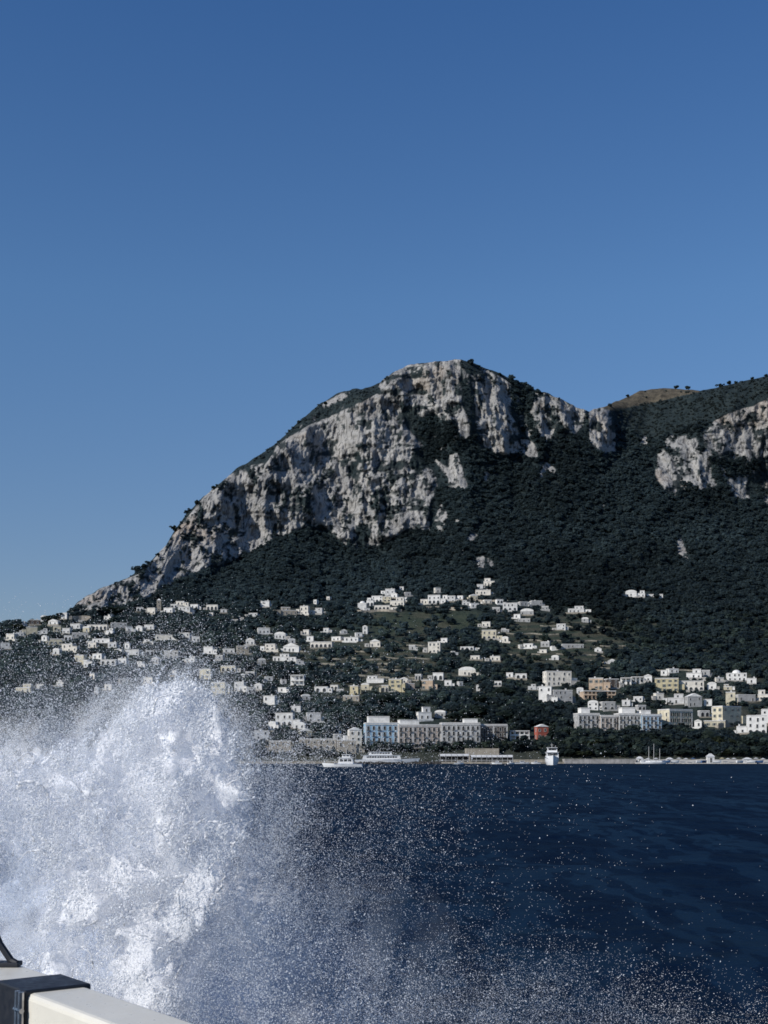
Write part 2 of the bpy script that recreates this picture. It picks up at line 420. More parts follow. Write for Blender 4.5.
def roof_part(kind, W, D, H, root, y0=0.0, xc=0.0, name='roof', mt=None):
    m = MB()
    if kind == 'vault':
        n = 10; r = W/2+.1
        prof = [(xc+r*math.cos(math.pi*k/n), H-.002+r*.42*math.sin(math.pi*k/n)) for k in range(n+1)]
        m.prism(prof[::-1], y0-.1, y0+D+.1); return m.build(name, mt or WALL['white'], root)
    if kind == 'dome':
        r = min(W, D)*.42; m.box(xc-W/2-.12, xc+W/2+.12, y0-.12, y0+D+.12, H-.002, H+.35)
        n, q = 12, 5
        for j in range(q):
            a, b2 = math.pi/2*j/q, math.pi/2*(j+1)/q
            for k in range(n):
                c, d = 2*math.pi*k/n, 2*math.pi*(k+1)/n
                P = lambda e, f: (xc+r*math.cos(e)*math.cos(f), y0+D/2+r*math.cos(e)*math.sin(f), H+.35+r*.8*math.sin(e))
                m.add([P(a, c), P(a, d), P(b2, d), P(b2, c)], [(0, 1, 2, 3)])
        return m.build(name, mt or WALL['white'], root)
    if kind == 'hip':
        e = .35; i = min(W, D)/2*.92
        m.frustum(xc-W/2-e, xc+W/2+e, y0-e, y0+D+e, H-.002, H+min(W, D)*.22, i, i); return m.build(name, mt or M_TILE, root)
    if kind == 'gable':
        e = .25
        m.prism([(xc-W/2-e, H-.002), (xc, H+W*.22), (xc+W/2+e, H-.002)][::-1], y0-e, y0+D+e); return m.build(name, mt or M_TILE, root)
    p = .55                                              # flat roof inside a parapet
    m.box(xc-W/2-.1, xc+W/2+.1, y0-.1, y0+D+.1, H-.002, H+.12, 0)
    for b4 in ((xc-W/2-.08, xc+W/2+.08, y0-.08, y0+.2), (xc-W/2-.08, xc+W/2+.08, y0+D-.2, y0+D+.08)):
        m.box(*b4, H+.12, H+p, 1)
    for b4 in ((xc-W/2-.08, xc-W/2+.2, y0+.2, y0+D-.2), (xc+W/2-.2, xc+W/2+.08, y0+.2, y0+D-.2)):
        m.box(*b4, H+.12, H+p, 1)
    return m.build(name, [mt or M_ROOF, M_TRIM], root)

HOUSE_RECTS = []
HOUSES = {}           # area -> list
def house(area, px, py, w, h, col='white', kind='block', yaw=None, look=None, cat='house', name='house', storeys=None, dens=3.0, win=True):
    if col == 'grey' and px < 330 and random.random() < .65: col = 'offwhite'
    g = ground(px, py); s = g.y/F
    if yaw is None: yaw = random.choice((-24, -18, -12, -8, 12, 18))
    a = math.radians(yaw)
    dr = .75 if w < 16 else .5
    W = w*s/(math.cos(a)+dr*abs(math.sin(a))); D = max(dr*W, 4.0); H = h*s
    if D > dr*W: W = max(1.8, w*s-D*abs(math.sin(a)))/math.cos(a)
    st = storeys or max(1, round(H/3.3))
    root = empty(name, (g.x, g.y, g.z), a)
    wm = WALL[col if col != 'white' else random.choice(('white', 'white', 'warmwhite', 'offwhite'))]; base = -7.0; W *= .95; H *= .95
    tiny = w < 7
    if kind == 'step':
        h1 = H*.58; w2 = W*.55; sgn = random.choice((-1, 1)); xc = sgn*(W-w2)/2*.8
        m = MB(); m.box(-W/2, W/2, 0, D, base, h1); m.build('wall', wm, root)
        roof_part('flat', W, D, h1, root)
        m = MB(); m.box(xc-w2/2, xc+w2/2, D*.3, D*1.0-.22, h1+.118, H); m.build('upper_storey', wm, root)
        roof_part('flat', w2, D*.7-.22, H, root, y0=D*.3, xc=xc)
        if win:
            put_windows(root, W, D, h1, max(1, round(h1/3.3)), yaw=a, dens=dens)
            put_windows(root, w2, D*.7, H-h1, 1, z0=h1+.1, y0=D*.3, xc=xc, dens=dens)
    elif kind in ('loggia', 'pergola'):
        d0 = min(2.2, D*.4); m = MB(); m.box(-W/2, W/2, d0, D, base, H); m.build('wall', wm, root)
        roof_part('flat', W, D, H, root)
        sh = H/st; n = max(2, int(W/2.6))
        for k in range(st):
            if k: m = MB(); m.box(-W/2-.05, W/2+.05, 0, d0-.004, k*sh-.12, k*sh+.12); m.box(-W/2, W/2, -.02, .1, k*sh+.12, k*sh+.85); m.build('balcony', wm, root)
        m = MB(); m.box(-W/2-.1, W/2+.1, -.1, d0-.004, base, -.02); m.build('terrace', wm, root)
        for k in range(n+1):
            x = -W/2+.2+(W-.4)*k/n
            m = MB(); m.box(x-.2, x+.2, .12, .5, -.02, H-.004); m.build('column', wm, root)
        put_windows(root, W, D, H, st, y0=d0, dens=2.6, ww=1.4)
    elif kind == 'arcade':
        m = MB(); m.box(-W/2, W/2, 0, D, base, H); m.build('wall', wm, root); roof_part('flat', W, D, H, root)
        n = max(2, int(W/3.2)); ah = min(H*.8, 3.0) if st == 1 else H/st*.8
        for k in range(n):
            link('arch', window_mesh(min(2.1, W/n*.68), ah, True), root, (-W/2+W*(k+.5)/n, 0, .05))  # open arches drawn as dark panes, their shade put in as colour
        if st > 1: put_windows(root, W, D, H*(st-1)/st, st-1, z0=H/st, yaw=a, dens=dens)
    elif kind == 'tower':
        m = MB(); m.box(-W/2, W/2, 0, W, base, H*.86); m.build('wall', wm, root)
        m = MB(); m.box(-W/2-.2, W/2+.2, -.2, W+.2, H*.86, H*.89); m.frustum(-W/2, W/2, 0, W, H*.89, H*1.02, W*.45, W*.45); m.build('roof', M_TRIM, root)
        put_windows(root, W, W, H*.86, max(2, st), yaw=a)
    else:
        m = MB(); m.box(-W/2, W/2, 0, D, base, H)
        if kind == 'block' and not tiny and random.random() < .5:     # stair block beside the house
            m.box(W/2+.002, W/2+W*.28, D*.3, D*.9, base, H*.6)
        m.build('wall', wm, root)
        roof_part(kind if kind in ('vault', 'hip', 'gable', 'dome') else 'flat', W, D, H, root, mt=WALL['white'] if kind == 'gable' else None)
        if win: put_windows(root, W, D, H, st, yaw=a, dens=dens, shutter=(col in ('yellow', 'peach', 'cream') and w > 12))
        if kind == 'block' and w > 9 and random.random() < .6:
            x = random.uniform(-.3, .3)*W
            m = MB(); m.box(x-.4, x+.4, D*.5, D*.5+.8, H+.118, H+1.5); m.box(x-.5, x+.5, D*.5-.1, D*.5+.9, H+1.5, H+1.65); m.build('chimney', M_TRIM, root)
    if not tiny and kind != 'tower':
        if random.random() < .6:
            sd = random.choice((-1, 1)); aw, ah = W*random.uniform(.25, .5), H*random.uniform(.35, .7); y0 = random.uniform(-1.5, 1.5)
            x0 = sd*(W/2+.32)
            m = MB(); m.box(min(x0, x0+sd*aw), max(x0, x0+sd*aw), y0, y0+D*.7, base, ah); m.box(min(x0, x0+sd*aw)-.1, max(x0, x0+sd*aw)+.1, y0-.1, y0+D*.7+.1, ah+.003, ah+.3)
            ax_ = m.build('annex', random.choice([wm, wm, WALL['white'], M_ROOF]), root)
            if aw > 2: link('window', window_mesh(.9, min(1.3, ah*.5)), ax_, (x0+sd*aw/2, y0, ah*.3))
        if random.random() < .55 and kind not in ('loggia', 'pergola'):
            tw_ = W*random.uniform(.8, 1.5); xo = random.uniform(-.3, .3)*W; dd = random.uniform(1.5, 3.5); th_ = H*random.uniform(.02, .16)
            m = MB(); m.box(xo-tw_/2, xo+tw_/2, -dd, -.3, base, th_-.9); m.box(xo-tw_/2-.1, xo+tw_/2+.1, -dd-.1, -dd+.15, th_-.897, th_)
            m.build('terrace', random.choice([wm, M_ROOF, WALL['beige'], M_STONE]), root)
    HOUSE_RECTS.append((px-w/2-1, px+w/2+1, py-h, py+.5))
    HOUSES.setdefault(area, []).append((px, root, dict(col=col, kind=kind, w=w, h=h, look=look, cat=cat, st=st)))
    return root

A = 'far-left ridge crest'
house(A, 10, 640, 11, 6, yaw=-15); house(A, 22, 626, 7, 4, 'grey'); house(A, 35, 625, 12, 5, 'brown', yaw=12); house(A, 53, 625, 12, 4, kind='gable', yaw=-12)
house(A, 64, 620, 8, 7, yaw=-18); house(A, 108, 620, 10, 6, kind='step', yaw=-10)
A = 'upper left-ridge row'
house(A, 5, 650, 11, 7, 'grey', yaw=14); house(A, 32, 635, 13, 8, 'cream', yaw=16); house(A, 57, 632, 9, 6, 'cream'); house(A, 75, 629, 12, 5, yaw=-10)
house(A, 97, 630, 23, 5, yaw=-8, kind='arcade'); house(A, 119, 629, 18, 6, 'grey', yaw=14); house(A, 129.5, 632, 8, 5, 'white'); house(A, 149, 630, 12, 5, yaw=-12)
A = 'middle left-ridge row'
house(A, 44, 645, 7, 9, kind='gable', yaw=-14); house(A, 56, 645, 14, 6, 'cream', yaw=12); house(A, 80, 638, 18, 5, 'grey', yaw=10); house(A, 101, 643, 20, 4, yaw=-8)
house(A, 127, 649, 6, 6); house(A, 132, 655, 16, 5, 'grey', yaw=-10); house(A, 164, 640, 19, 5, 'white', yaw=8); house(A, 184, 640, 13, 7, 'grey', 'arcade', yaw=-8)
A = 'lower left-ridge row'
house(A, 67, 652, 14, 8, yaw=-14); house(A, 79, 666, 12, 11, 'cream', yaw=-14); house(A, 97, 659, 13, 5, 'white'); house(A, 108, 665, 18, 5, 'white', 'arcade', yaw=-10)
house(A, 171, 659, 16, 8, 'grey', 'arcade', yaw=-6); house(A, 208, 654, 11, 7, yaw=-10); house(A, 229, 653, 13, 4, yaw=10); house(A, 243, 654, 14, 8, 'beige', yaw=10)
A = 'row above the splash'
house(A, 23, 693, 18, 9, 'cream', 'step', yaw=-12); house(A, 96, 696, 5, 10, 'white', 'tower', yaw=-10); house(A, 92, 679, 8, 5); house(A, 124, 684, 12, 5)
house(A, 191, 692, 15, 9, 'cream', yaw=-10); house(A, 205, 679, 15, 10, 'cream', yaw=-18); house(A, 228, 672, 17, 6, 'cream', 'arcade', yaw=-10); house(A, 218, 697, 17, 15, 'cream', yaw=-14); house(A, 239, 692, 12, 10, 'white', yaw=-12)
A = 'row under the cliff foot'
house(A, 151, 614, 10, 6); house(A, 159, 611, 5, 13, 'beige', 'tower', yaw=10, look='slim beige stone tower'); house(A, 168, 613, 11, 5, yaw=-12); house(A, 180, 605.5, 10, 4, yaw=-8); house(A, 184, 613, 14, 6, yaw=-8)
house(A, 212, 610, 13, 5, kind='arcade', yaw=-6); house(A, 211, 616, 5, 3); house(A, 253, 616, 10, 2.6, yaw=-6); house(A, 265, 607, 10, 6, yaw=-8)
A = 'cluster under the left wood'
house(A, 304, 615, 10, 9, yaw=-12); house(A, 289, 615, 18, 8, 'beige', 'step', yaw=10); house(A, 316, 614, 14, 6, yaw=-8, kind='step'); house(A, 315, 604, 5, 4); house(A, 328, 600, 5, 3)
A = 'group above the left gardens'
house(A, 306, 635, 7, 5); house(A, 264, 634, 14, 6, 'grey', yaw=10); house(A, 280, 639, 13, 5, 'grey', 'vault', yaw=-8); house(A, 365, 634, 6, 8, kind='gable', yaw=-10); house(A, 359, 637, 8, 4)
house(A, 336, 641, 13, 4); house(A, 351, 641.5, 16, 4, yaw=-8); house(A, 321, 648, 24, 6, kind='arcade', yaw=-6)
A = 'stack left of the gardens'
house(A, 270, 651, 12, 7, yaw=-8, kind='arcade'); house(A, 291, 652, 18, 6, yaw=-10, kind='gable'); house(A, 281, 661, 18, 7, yaw=-6, kind='step'); house(A, 297, 686, 15, 11, 'white', 'loggia', yaw=-6, look='white two-storey house with open balcony frames'); house(A, 284, 684, 7, 4)
house(A, 250, 677, 11, 5, 'grey'); house(A, 269, 681, 9, 4, 'grey'); house(A, 282, 692, 11, 4); house(A, 269, 705, 14, 9, yaw=-12, look='plain white box house'); house(A, 321, 692, 15, 5, kind='arcade', yaw=-6)
A = 'villas above the green field'
house(A, 362, 610, 10, 7, yaw=-8, kind='dome'); house(A, 377, 602, 13, 6, yaw=-10, kind='arcade'); house(A, 390, 594, 11, 5, yaw=-8); house(A, 397, 606, 16, 9, yaw=-10, kind='step'); house(A, 382, 610.5, 17, 5, yaw=-6, kind='arcade'); house(A, 401.5, 590, 5, 3)
A = 'hamlet on the middle spur'
house(A, 434, 604, 14, 9, yaw=-7, kind='arcade'); house(A, 438, 593, 7, 5); house(A, 451, 602, 10, 6, yaw=-10); house(A, 460, 600, 7, 4)
house(A, 489, 586, 13, 8, yaw=-12, kind='step'); house(A, 483, 595, 17, 5, yaw=-8); house(A, 488, 604, 9, 4); house(A, 510, 611, 16, 8, yaw=-8, kind='arcade'); house(A, 524, 606, 10, 4, 'grey'); house(A, 537, 605, 13, 4, 'grey', yaw=10); house(A, 527, 615, 15, 4, 'grey', 'vault', yaw=-8)
A = 'scatter below the spur hamlet'
house(A, 576, 613, 18, 7, yaw=-10, kind='step'); house(A, 561, 630, 11, 6, yaw=-14); house(A, 489, 640, 16, 10, 'cream', yaw=-8, kind='arcade'); house(A, 486, 627, 10, 5); house(A, 524, 622, 14, 3, 'grey')
house(A, 434, 653, 14, 11, yaw=-8, look='tall white house with arched windows'); house(A, 375, 647, 12, 6, yaw=-8, kind='gable'); house(A, 467, 650, 15, 3, kind='arcade', yaw=-5); house(A, 475, 660, 11, 4); house(A, 495, 661, 12, 4.5, yaw=-12); house(A, 521, 649, 4, 4); house(A, 528, 648, 12, 4); house(A, 545, 647, 11, 5, 'grey'); house(A, 543, 653, 9, 3); house(A, 573, 648, 24, 3.5, 'grey', yaw=6)
A = 'compound in the right-hand wood'
house(A, 631, 597, 13, 5, yaw=-10, kind='vault'); house(A, 641, 597.5, 9, 7, yaw=-8, kind='step'); house(A, 655, 597.5, 17, 3, yaw=-5)
A = 'coloured row above harbour hotels'
house(A, 354, 694, 10, 8, 'yellow', yaw=-12); house(A, 395, 692, 15, 13, 'yellow', yaw=-10); house(A, 375, 683, 19, 7, yaw=-6, kind='step'); house(A, 427, 690, 14, 10, 'peach', yaw=-12); house(A, 438, 680, 12, 7, yaw=-8, kind='arcade'); house(A, 411, 689, 9, 9, 'pink', yaw=12, kind='step')
house(A, 467, 676, 19, 6, yaw=-8, kind='vault'); house(A, 461, 686, 6, 4); house(A, 478, 691, 5, 6, kind='gable', yaw=-12); house(A, 351, 701, 18, 5, 'beige', yaw=-6); house(A, 425, 720, 16, 13, yaw=16, kind='step'); house(A, 440, 718, 13, 6, 'grey', 'vault', yaw=-12); house(A, 521, 679, 13, 5, kind='arcade', yaw=-8); house(A, 509.5, 678, 8, 5)
A = 'left end of the waterfront'
house(A, 284, 727, 20, 14, yaw=-10, kind='arcade'); house(A, 299, 729, 13, 5, yaw=-6, kind='vault'); house(A, 314, 722, 16, 9, 'grey', yaw=10); house(A, 262, 740, 16, 9, 'grey', yaw=8); house(A, 280, 752, 24, 11, 'beige', yaw=4); house(A, 318, 750, 40, 11, 'beige', 'arcade', yaw=4, look='long low stone arcade building'); house(A, 347, 754, 20, 14, 'beige', yaw=6); house(A, 355.5, 748, 15, 19, yaw=12, kind='gable', look='white gabled house squeezed beside the blue hotel')
A = 'upper right town group'
house(A, 638, 684, 14, 7, yaw=-5, kind='pergola'); house(A, 626, 685, 12, 7, 'white', 'loggia', yaw=-8); house(A, 667, 692, 25, 14, 'yellow', yaw=-8, cat='villa', look='wide yellow villa with dark windows'); house(A, 694, 679, 17, 10, yaw=-14, kind='step'); house(A, 691, 691, 28, 10, yaw=-7, kind='arcade', look='white house with a row of tall arches'); house(A, 674, 673, 12, 4)
house(A, 737, 681, 21, 8, yaw=-8, kind='dome'); house(A, 720, 682, 10, 4); house(A, 764, 701, 14, 11, yaw=-14, kind='step')
A = 'middle right town group'
house(A, 559, 686, 29, 15, yaw=9, dens=3.2, cat='hotel', look='tall white hotel block with rows of dark windows'); house(A, 545, 704, 15, 18, yaw=-12, cat='hotel', look='bright blank-sided hotel wing'); house(A, 563, 704, 22, 14, 'grey', yaw=9, cat='hotel', look='grey hotel wing with tall windows')
house(A, 600, 699, 36, 8, 'peach', 'loggia', yaw=6, look='low peach terrace building with columns'); house(A, 596, 690, 16, 12, 'peach', yaw=-12, cat='villa', look='peach villa block'); house(A, 613, 688, 14, 9, 'brown', yaw=10, look='dark brown fronted house'); house(A, 593, 710, 12, 8, yaw=-10, kind='vault'); house(A, 609, 710, 15, 8, 'grey', 'arcade', yaw=6)
house(A, 638, 701, 12, 4); house(A, 676, 704, 18, 10, yaw=-10, kind='step'); house(A, 695, 707, 17, 11, 'grey', 'gable', yaw=10); house(A, 730.5, 705, 11, 13, 'cream', yaw=-14); house(A, 747, 702, 20, 7, 'grey', yaw=8)
A = 'lower right town group'
house(A, 732, 725, 31, 19, 'cream', yaw=32, look='large cream block with bright end wall', dens=4.5); house(A, 757, 735, 21, 20, yaw=-10, kind='arcade', look='tall white house on arches'); house(A, 705, 717, 11, 6, 'grey', 'arcade', yaw=6); house(A, 715, 727, 22, 6, 'cream', yaw=-6)
house(A, 768, 725, 14, 16, 'white', yaw=-12)

# --- the hotels on the waterfront
def hotel(px, py, w, h, col, yaw, cols, rows, label, arch=False, attic=None, shutter=False, balcony=True, cat='hotel'):
    g = ground(px, py); s = g.y/F; a = math.radians(yaw)
    D = 11.0; W = (w*s-D*abs(math.sin(a)))/math.cos(a); H = h*s
    r = empty('hotel', (g.x, g.y, g.z), a); tag(r, label, cat, 'hotels along the waterfront')
    m = MB(); m.box(-W/2, W/2, 0, D, -6, H); m.build('wall', WALL[col], r)
    roof_part('flat', W, D, H, r)
    m = MB(); m.box(-W/2-.25, W/2+.25, -.3, -.003, H-.7, H-.25); m.build('cornice', M_TRIM, r)
    sh = (H-.8)/rows
    for i in range(rows):
        for k in range(cols):
            x = -W/2+W*(k+.5)/cols
            wd = link('window', window_mesh(min(1.3, W/cols*.5), sh*.66, arch and i != 1, shutter), r, (x, 0, i*sh+sh*.14))
            if balcony and i > 0 and (k+i) % 2:
                m = MB(); bw = W/cols*.4
                m.box(-bw, bw, -.8, -.15, -.18, -.05); m.box(-bw, bw, -.8, -.76, .65, .75)
                for xb in np.linspace(-bw, bw-.05, 6): m.box(xb, xb+.05, -.8, -.76, -.05, .65); m.build('balcony', M_IRON, wd)
    for k in range(cols+1):
        x = -W/2+.15+(W-.3)*k/cols
        if k % 3 == 0:
            m = MB(); m.box(x-.22, x+.22, -.12, -.002, 0, H-.72); m.build('pilaster', M_TRIM, r)
    side = -1 if yaw > 0 else 1
    for i in range(rows):
        for k in range(2):
            o = link('window', window_mesh(1.1, sh*.6), r, (side*W/2, D*(k+.5)/2, i*sh+sh*.16)); o.rotation_euler = (0, 0, -math.pi/2 if side < 0 else math.pi/2)
    if attic:
        x0, x1, ah, ac = attic
        m = MB(); m.box(-W/2+W*x0, -W/2+W*x1, 2.5, D-1, H+.118, H+ah); m.build('attic', WALL[ac], r)
        roof_part('flat', W*(x1-x0), D-3.5, H+ah, r, y0=2.5, xc=-W/2+W*(x0+x1)/2)
    HOUSE_RECTS.append((px-w/2, px+w/2, py-h-6, py))
    return r
hotel(382, 748.5, 35, 25, 'blue', 7, 6, 4, 'pale blue four-storey hotel facing the moored yacht', attic=(.1, .75, 3.6, 'white'))
hotel(420, 748.3, 46, 23, 'pink', 10, 9, 4, 'long pinkish grey hotel with balconies, right of the blue one', attic=(.05, .5, 2.6, 'white'))
hotel(461, 747.5, 40, 24, 'grey', 4, 8, 4, 'pale grey hotel with white pilasters and arched windows', arch=True, attic=(.6, .95, 2.2, 'white'))
hotel(493.5, 743, 30, 18, 'brown', 6, 6, 3, 'dark brown waterfront building with a white balcony line', balcony=True)
hotel(589, 733, 24, 19, 'grey', 7, 5, 4, 'grey hotel with domed white roof at left end of the tree-top terrace', attic=(.2, .6, 3.2, 'white'))
hotel(609, 733, 19, 17, 'pink', 7, 4, 3, 'plain greyish pink block between the two grey hotels')
hotel(630, 733, 24, 19, 'grey', 6, 6, 4, 'grey white hotel with gabled attic above the beach trees', arch=True, attic=(.2, .8, 3.4, 'white'))
hotel(652, 733, 22, 18, 'blue', 6, 5, 4, 'bluish grey hotel beside the cream cornered one', attic=(.0, .5, 2.4, 'white'))
hotel(681, 729, 34, 19, 'cream', 26, 6, 3, 'cream cornered hotel with shaded window front above the beach', shutter=True, balcony=False)
A = 'low row left of ferry'
house(A, 520, 740, 21, 9, yaw=4, kind='loggia', look='white open colonnade'); house(A, 543, 740, 14, 14, 'red', 'gable', yaw=14, look='red house with dark shaded side')

EX = {
 'far-left ridge crest': [(44,621,8,4,'white'),(82,621,9,4,'grey')],
 'upper left-ridge row': [(20,636,9,5,'grey'),(44,634,8,5,'white'),(66,634,9,5,'white'),(86,632,8,4,'cream'),(109,634,9,5,'white'),(139,631,8,4,'white')],
 'middle left-ridge row': [(68,641,9,5,'white'),(92,648,10,5,'white'),(112,648,10,5,'white'),(148,645,12,5,'white'),(150,655,10,4,'grey'),(118,655,9,5,'white'),(196,642,9,5,'white')],
 'lower left-ridge row': [(56,655,9,5,'grey'),(88,668,10,6,'white'),(122,664,10,5,'white'),(140,668,13,6,'white'),(155,664,10,5,'grey'),(190,662,11,5,'white'),(219,660,9,4,'grey')],
 'row above the splash': [(40,690,9,5,'grey'),(60,686,10,5,'white'),(108,690,9,5,'white'),(148,684,12,6,'white'),(252,694,9,6,'grey'),(172,676,11,5,'white')],
 'row under the cliff foot': [(140,612,8,4,'white'),(174,608,8,3,'white'),(194,609,9,4,'white'),(224,613,7,3,'white'),(236,620,9,3,'grey')],
 'group above the left gardens': [(292,644,8,4,'grey'),(310,641,8,4,'white'),(344,634,8,3,'white'),(326,632,7,3,'grey'),(250,645,10,5,'grey')],
 'stack left of the gardens': [(300,664,9,4,'white'),(262,664,9,4,'grey'),(258,690,10,5,'white'),(306,700,10,4,'grey'),(334,690,9,4,'white'),(296,712,11,5,'grey')],
 'villas above the green field': [(370,606,8,5,'white'),(387,602,9,5,'cream'),(394,598,8,4,'white'),(404,602,7,4,'white'),(367,612,7,3,'white'),(408,596,7,3,'grey')],
 'hamlet on the middle spur': [(445,599,6,3,'white'),(424,604,8,4,'white'),(466,605,9,4,'white'),(474,600,9,4,'cream'),(475,608,10,4,'white'),(496,612,9,4,'grey'),(500,604,8,4,'white'),(517,618,8,3,'white'),(545,610,8,3,'grey'),(480,589,7,4,'white')],
 'scatter below the spur hamlet': [(505,642,8,4,'white'),(412,650,8,4,'grey'),(444,642,8,3,'white'),(455,655,8,3,'white'),(505,632,9,3,'grey'),(585,622,8,3,'grey'),(598,652,8,3,'white'),(612,664,9,3,'white'),(555,660,9,3,'white')],
 'coloured row above harbour hotels': [(365,690,9,5,'cream'),(385,692,8,6,'cream'),(404,684,9,5,'white'),(418,680,8,5,'grey'),(448,686,8,5,'white'),(340,694,8,4,'grey'),(498,686,8,4,'white'),(384,700,10,4,'grey')],
 'left end of the waterfront': [(272,731,10,8,'white'),(330,734,13,7,'grey'),(306,737,14,6,'cream'),(338,742,9,7,'grey')],
 'upper right town group': [(648,682,9,6,'white'),(712,690,10,6,'white'),(752,684,10,5,'white'),(664,675,8,4,'white'),(706,676,9,5,'grey'),(728,690,9,5,'cream')],
 'middle right town group': [(580,695,8,6,'white'),(626,706,10,5,'white'),(660,700,10,6,'white'),(708,706,9,6,'white'),(642,711,10,5,'grey'),(532,690,9,5,'white')],
 'lower right town group': [(698,728,9,7,'white'),(742,734,11,7,'white'),(716,714,8,6,'white')],
}
for ar, ls in EX.items():
    for (x, y, w_, h_, c) in ls:
        house(ar, x, y, w_, h_+.5, c, random.choice(('block', 'block', 'step', 'arcade', 'vault', 'gable') if w_ > 7 else ('block',)), yaw=random.choice((-16, -10, -6, 12)))
ORD = ['', 'second ', 'third ', 'fourth ', 'fifth ', 'sixth ', 'seventh ', 'eighth ', 'ninth ', 'tenth ', 'eleventh ', 'twelfth ', 'thirteenth ', 'fourteenth ', 'fifteenth ', 'sixteenth ', 'seventeenth ', 'eighteenth ', 'nineteenth ', 'twentieth ', 'twenty-first ', 'twenty-second ', 'twenty-third ', 'twenty-fourth ', 'twenty-fifth ', 'twenty-sixth ', 'twenty-seventh ', 'twenty-eighth ']
KW = {'block': 'flat-roofed house', 'step': 'stepped house', 'vault': 'vaulted house', 'gable': 'gabled house', 'dome': 'domed house', 'arcade': 'arched house', 'loggia': 'house with balconies', 'pergola': 'house with columns', 'tower': 'narrow tower house', 'hip': 'house'}
CW = {'brown': 'dark brown', 'offwhite': 'off-white'}
for area, hs in HOUSES.items():
    hs.sort(key=lambda q: q[0])
    for i, (px, r, d) in enumerate(hs):
        if d['look']: desc = d['look']
        else:
            size = 'tiny ' if d['w'] < 7 and d['h'] < 6 else ('long low ' if d['w'] > 2.8*d['h'] else ('tall ' if d['h'] > .95*d['w'] else ''))
            desc = size + CW.get(d['col'], d['col']) + ' ' + KW[d['kind']]
        place = ('leftmost' if i == 0 else 'rightmost' if i == len(hs)-1 else ORD[i]+'from left')
        tag(r, f'{desc}, in the {area}' if d['look'] else f'{desc}, {place} of the {area}', d['cat'], 'houses of the '+area)

# ------------------------------------------------------------------ garden terraces and retaining walls
def ribbon(name, px0, px1, py, hpx, mt, label, cat, group, slope=0.0, thick=.5):
    m = MB(); n = max(3, int(abs(px1-px0)/3)); prev = None
    vs = []; fs = []
    for k in range(n+1):
        px = px0+(px1-px0)*k/n; g = ground(px, py+slope*(px-px0)+.5*math.sin(px*.21)); h = hpx*g.y/F
        b = len(vs)
        vs += [(g.x, g.y, g.z-2), (g.x, g.y, g.z+h), (g.x, g.y+thick, g.z+h), (g.x, g.y+thick, g.z-2)]
        if k: fs += [(b-4, b, b+1, b-3), (b-3, b+1, b+2, b-2), (b-2, b+2, b+3, b-1)]
    fs += [(0, 1, 2, 3), tuple(len(vs)-4+i for i in (3, 2, 1, 0))]
    o = Vector(vs[0])
    m.add([tuple(Vector(v)-o) for v in vs], fs)
    return tag(m.build(name, mt, None, o), label, cat, group)
PLACE = [('lowest', ), ]
tw = [(300,372,652,1.6,0),(318,392,659,1.6,.02),(306,398,665,1.8,0),(330,410,671,1.6,-.01),(322,380,676,1.6,0),(366,430,678,1.4,.02),(330,352,698,2,0),(400,440,646,1.3,0),(400,424,700,1.6,0)]
TL = ['topmost stone terrace wall of the gardens below the left houses', 'second stone terrace wall down in the garden steps', 'third and longest stone terrace wall in the garden steps', 'fourth stone terrace wall crossing behind the oval terrace', 'short lowest stone terrace wall left of the white stepped house', 'stone terrace wall running right towards the peach house', 'stone wall beneath the beige and yellow houses', 'thin stone wall left of the tall white house', 'stone wall in the wood above the grey hotel']
for (a, b, y, h, sl), lb in zip(tw, TL): ribbon('terrace_wall', a, b, y, h, M_STONE, lb, 'wall', 'stone terrace walls', sl)
tw = [(505,560,634,1.3,.02),(520,600,641,1.3,.01),(556,610,655,1.4,.03),(590,640,662,1.5,.05),(575,625,668,1.6,.02),(630,720,671,1.4,0)]
TL = ['stone terrace wall left of the small white house on the right slope', 'long stone terrace wall under the small white house', 'stone terrace wall beneath the long grey house', 'sloping stone terrace wall at the wood edge', 'stone wall just above the peach villa', 'road wall running behind the yellow villa and arched house']
for (a, b, y, h, sl), lb in zip(tw, TL): ribbon('terrace_wall', a, b, y, h, M_STONE, lb, 'wall', 'stone terrace walls', sl)
for a, b, y, h, sl, lb in [(240,300,670,1.2,.02,'thin stone wall under the stepped white houses left of the gardens'),(345,392,687,1.3,0,'thin stone wall just below the oval terrace'),(455,505,667,1.2,-.02,'thin stone wall below the vaulted white house'),(380,430,658,1.1,.02,'thin stone wall left below the tall white house'),(440,500,633,1.2,.02,'thin stone wall at the right lower edge of the green field'),(540,600,626,1.1,.03,'thin stone wall right of the small stepped houses on the right slope'),(150,230,647,1.2,.01,'thin stone wall crossing the left slope behind the spray'),(210,262,664,1.3,.03,'thin stone wall above the cream houses at the splash'),(600,650,646,1.1,.04,'thin stone wall high at the right wood edge'),(500,540,655,1.2,.0,'thin stone wall below the scattered houses in the middle')]:
    ribbon('terrace_wall', a, b, y, h, M_STONE, lb, 'wall', 'stone terrace walls', sl)
M_PALEW = WALL['beige']
ribbon('retaining_wall', 69, 91, 622, 6, M_PALEW, 'beige retaining wall at the left foot of the cliff', 'wall', 'pale retaining walls')
ribbon('retaining_wall', 424, 462, 609, 3, M_PALEW, 'pale retaining wall curving below the hamlet on the spur', 'wall', 'pale retaining walls', .03)
ribbon('retaining_wall', 355, 402, 612.5, 2.4, M_PALEW, 'pale retaining wall carrying the white villas', 'wall', 'pale retaining walls', -.02)
ribbon('retaining_wall', 460, 508, 601, 1.8, M_PALEW, 'pale road wall between the two halves of the spur hamlet', 'wall', 'pale retaining walls', .02)
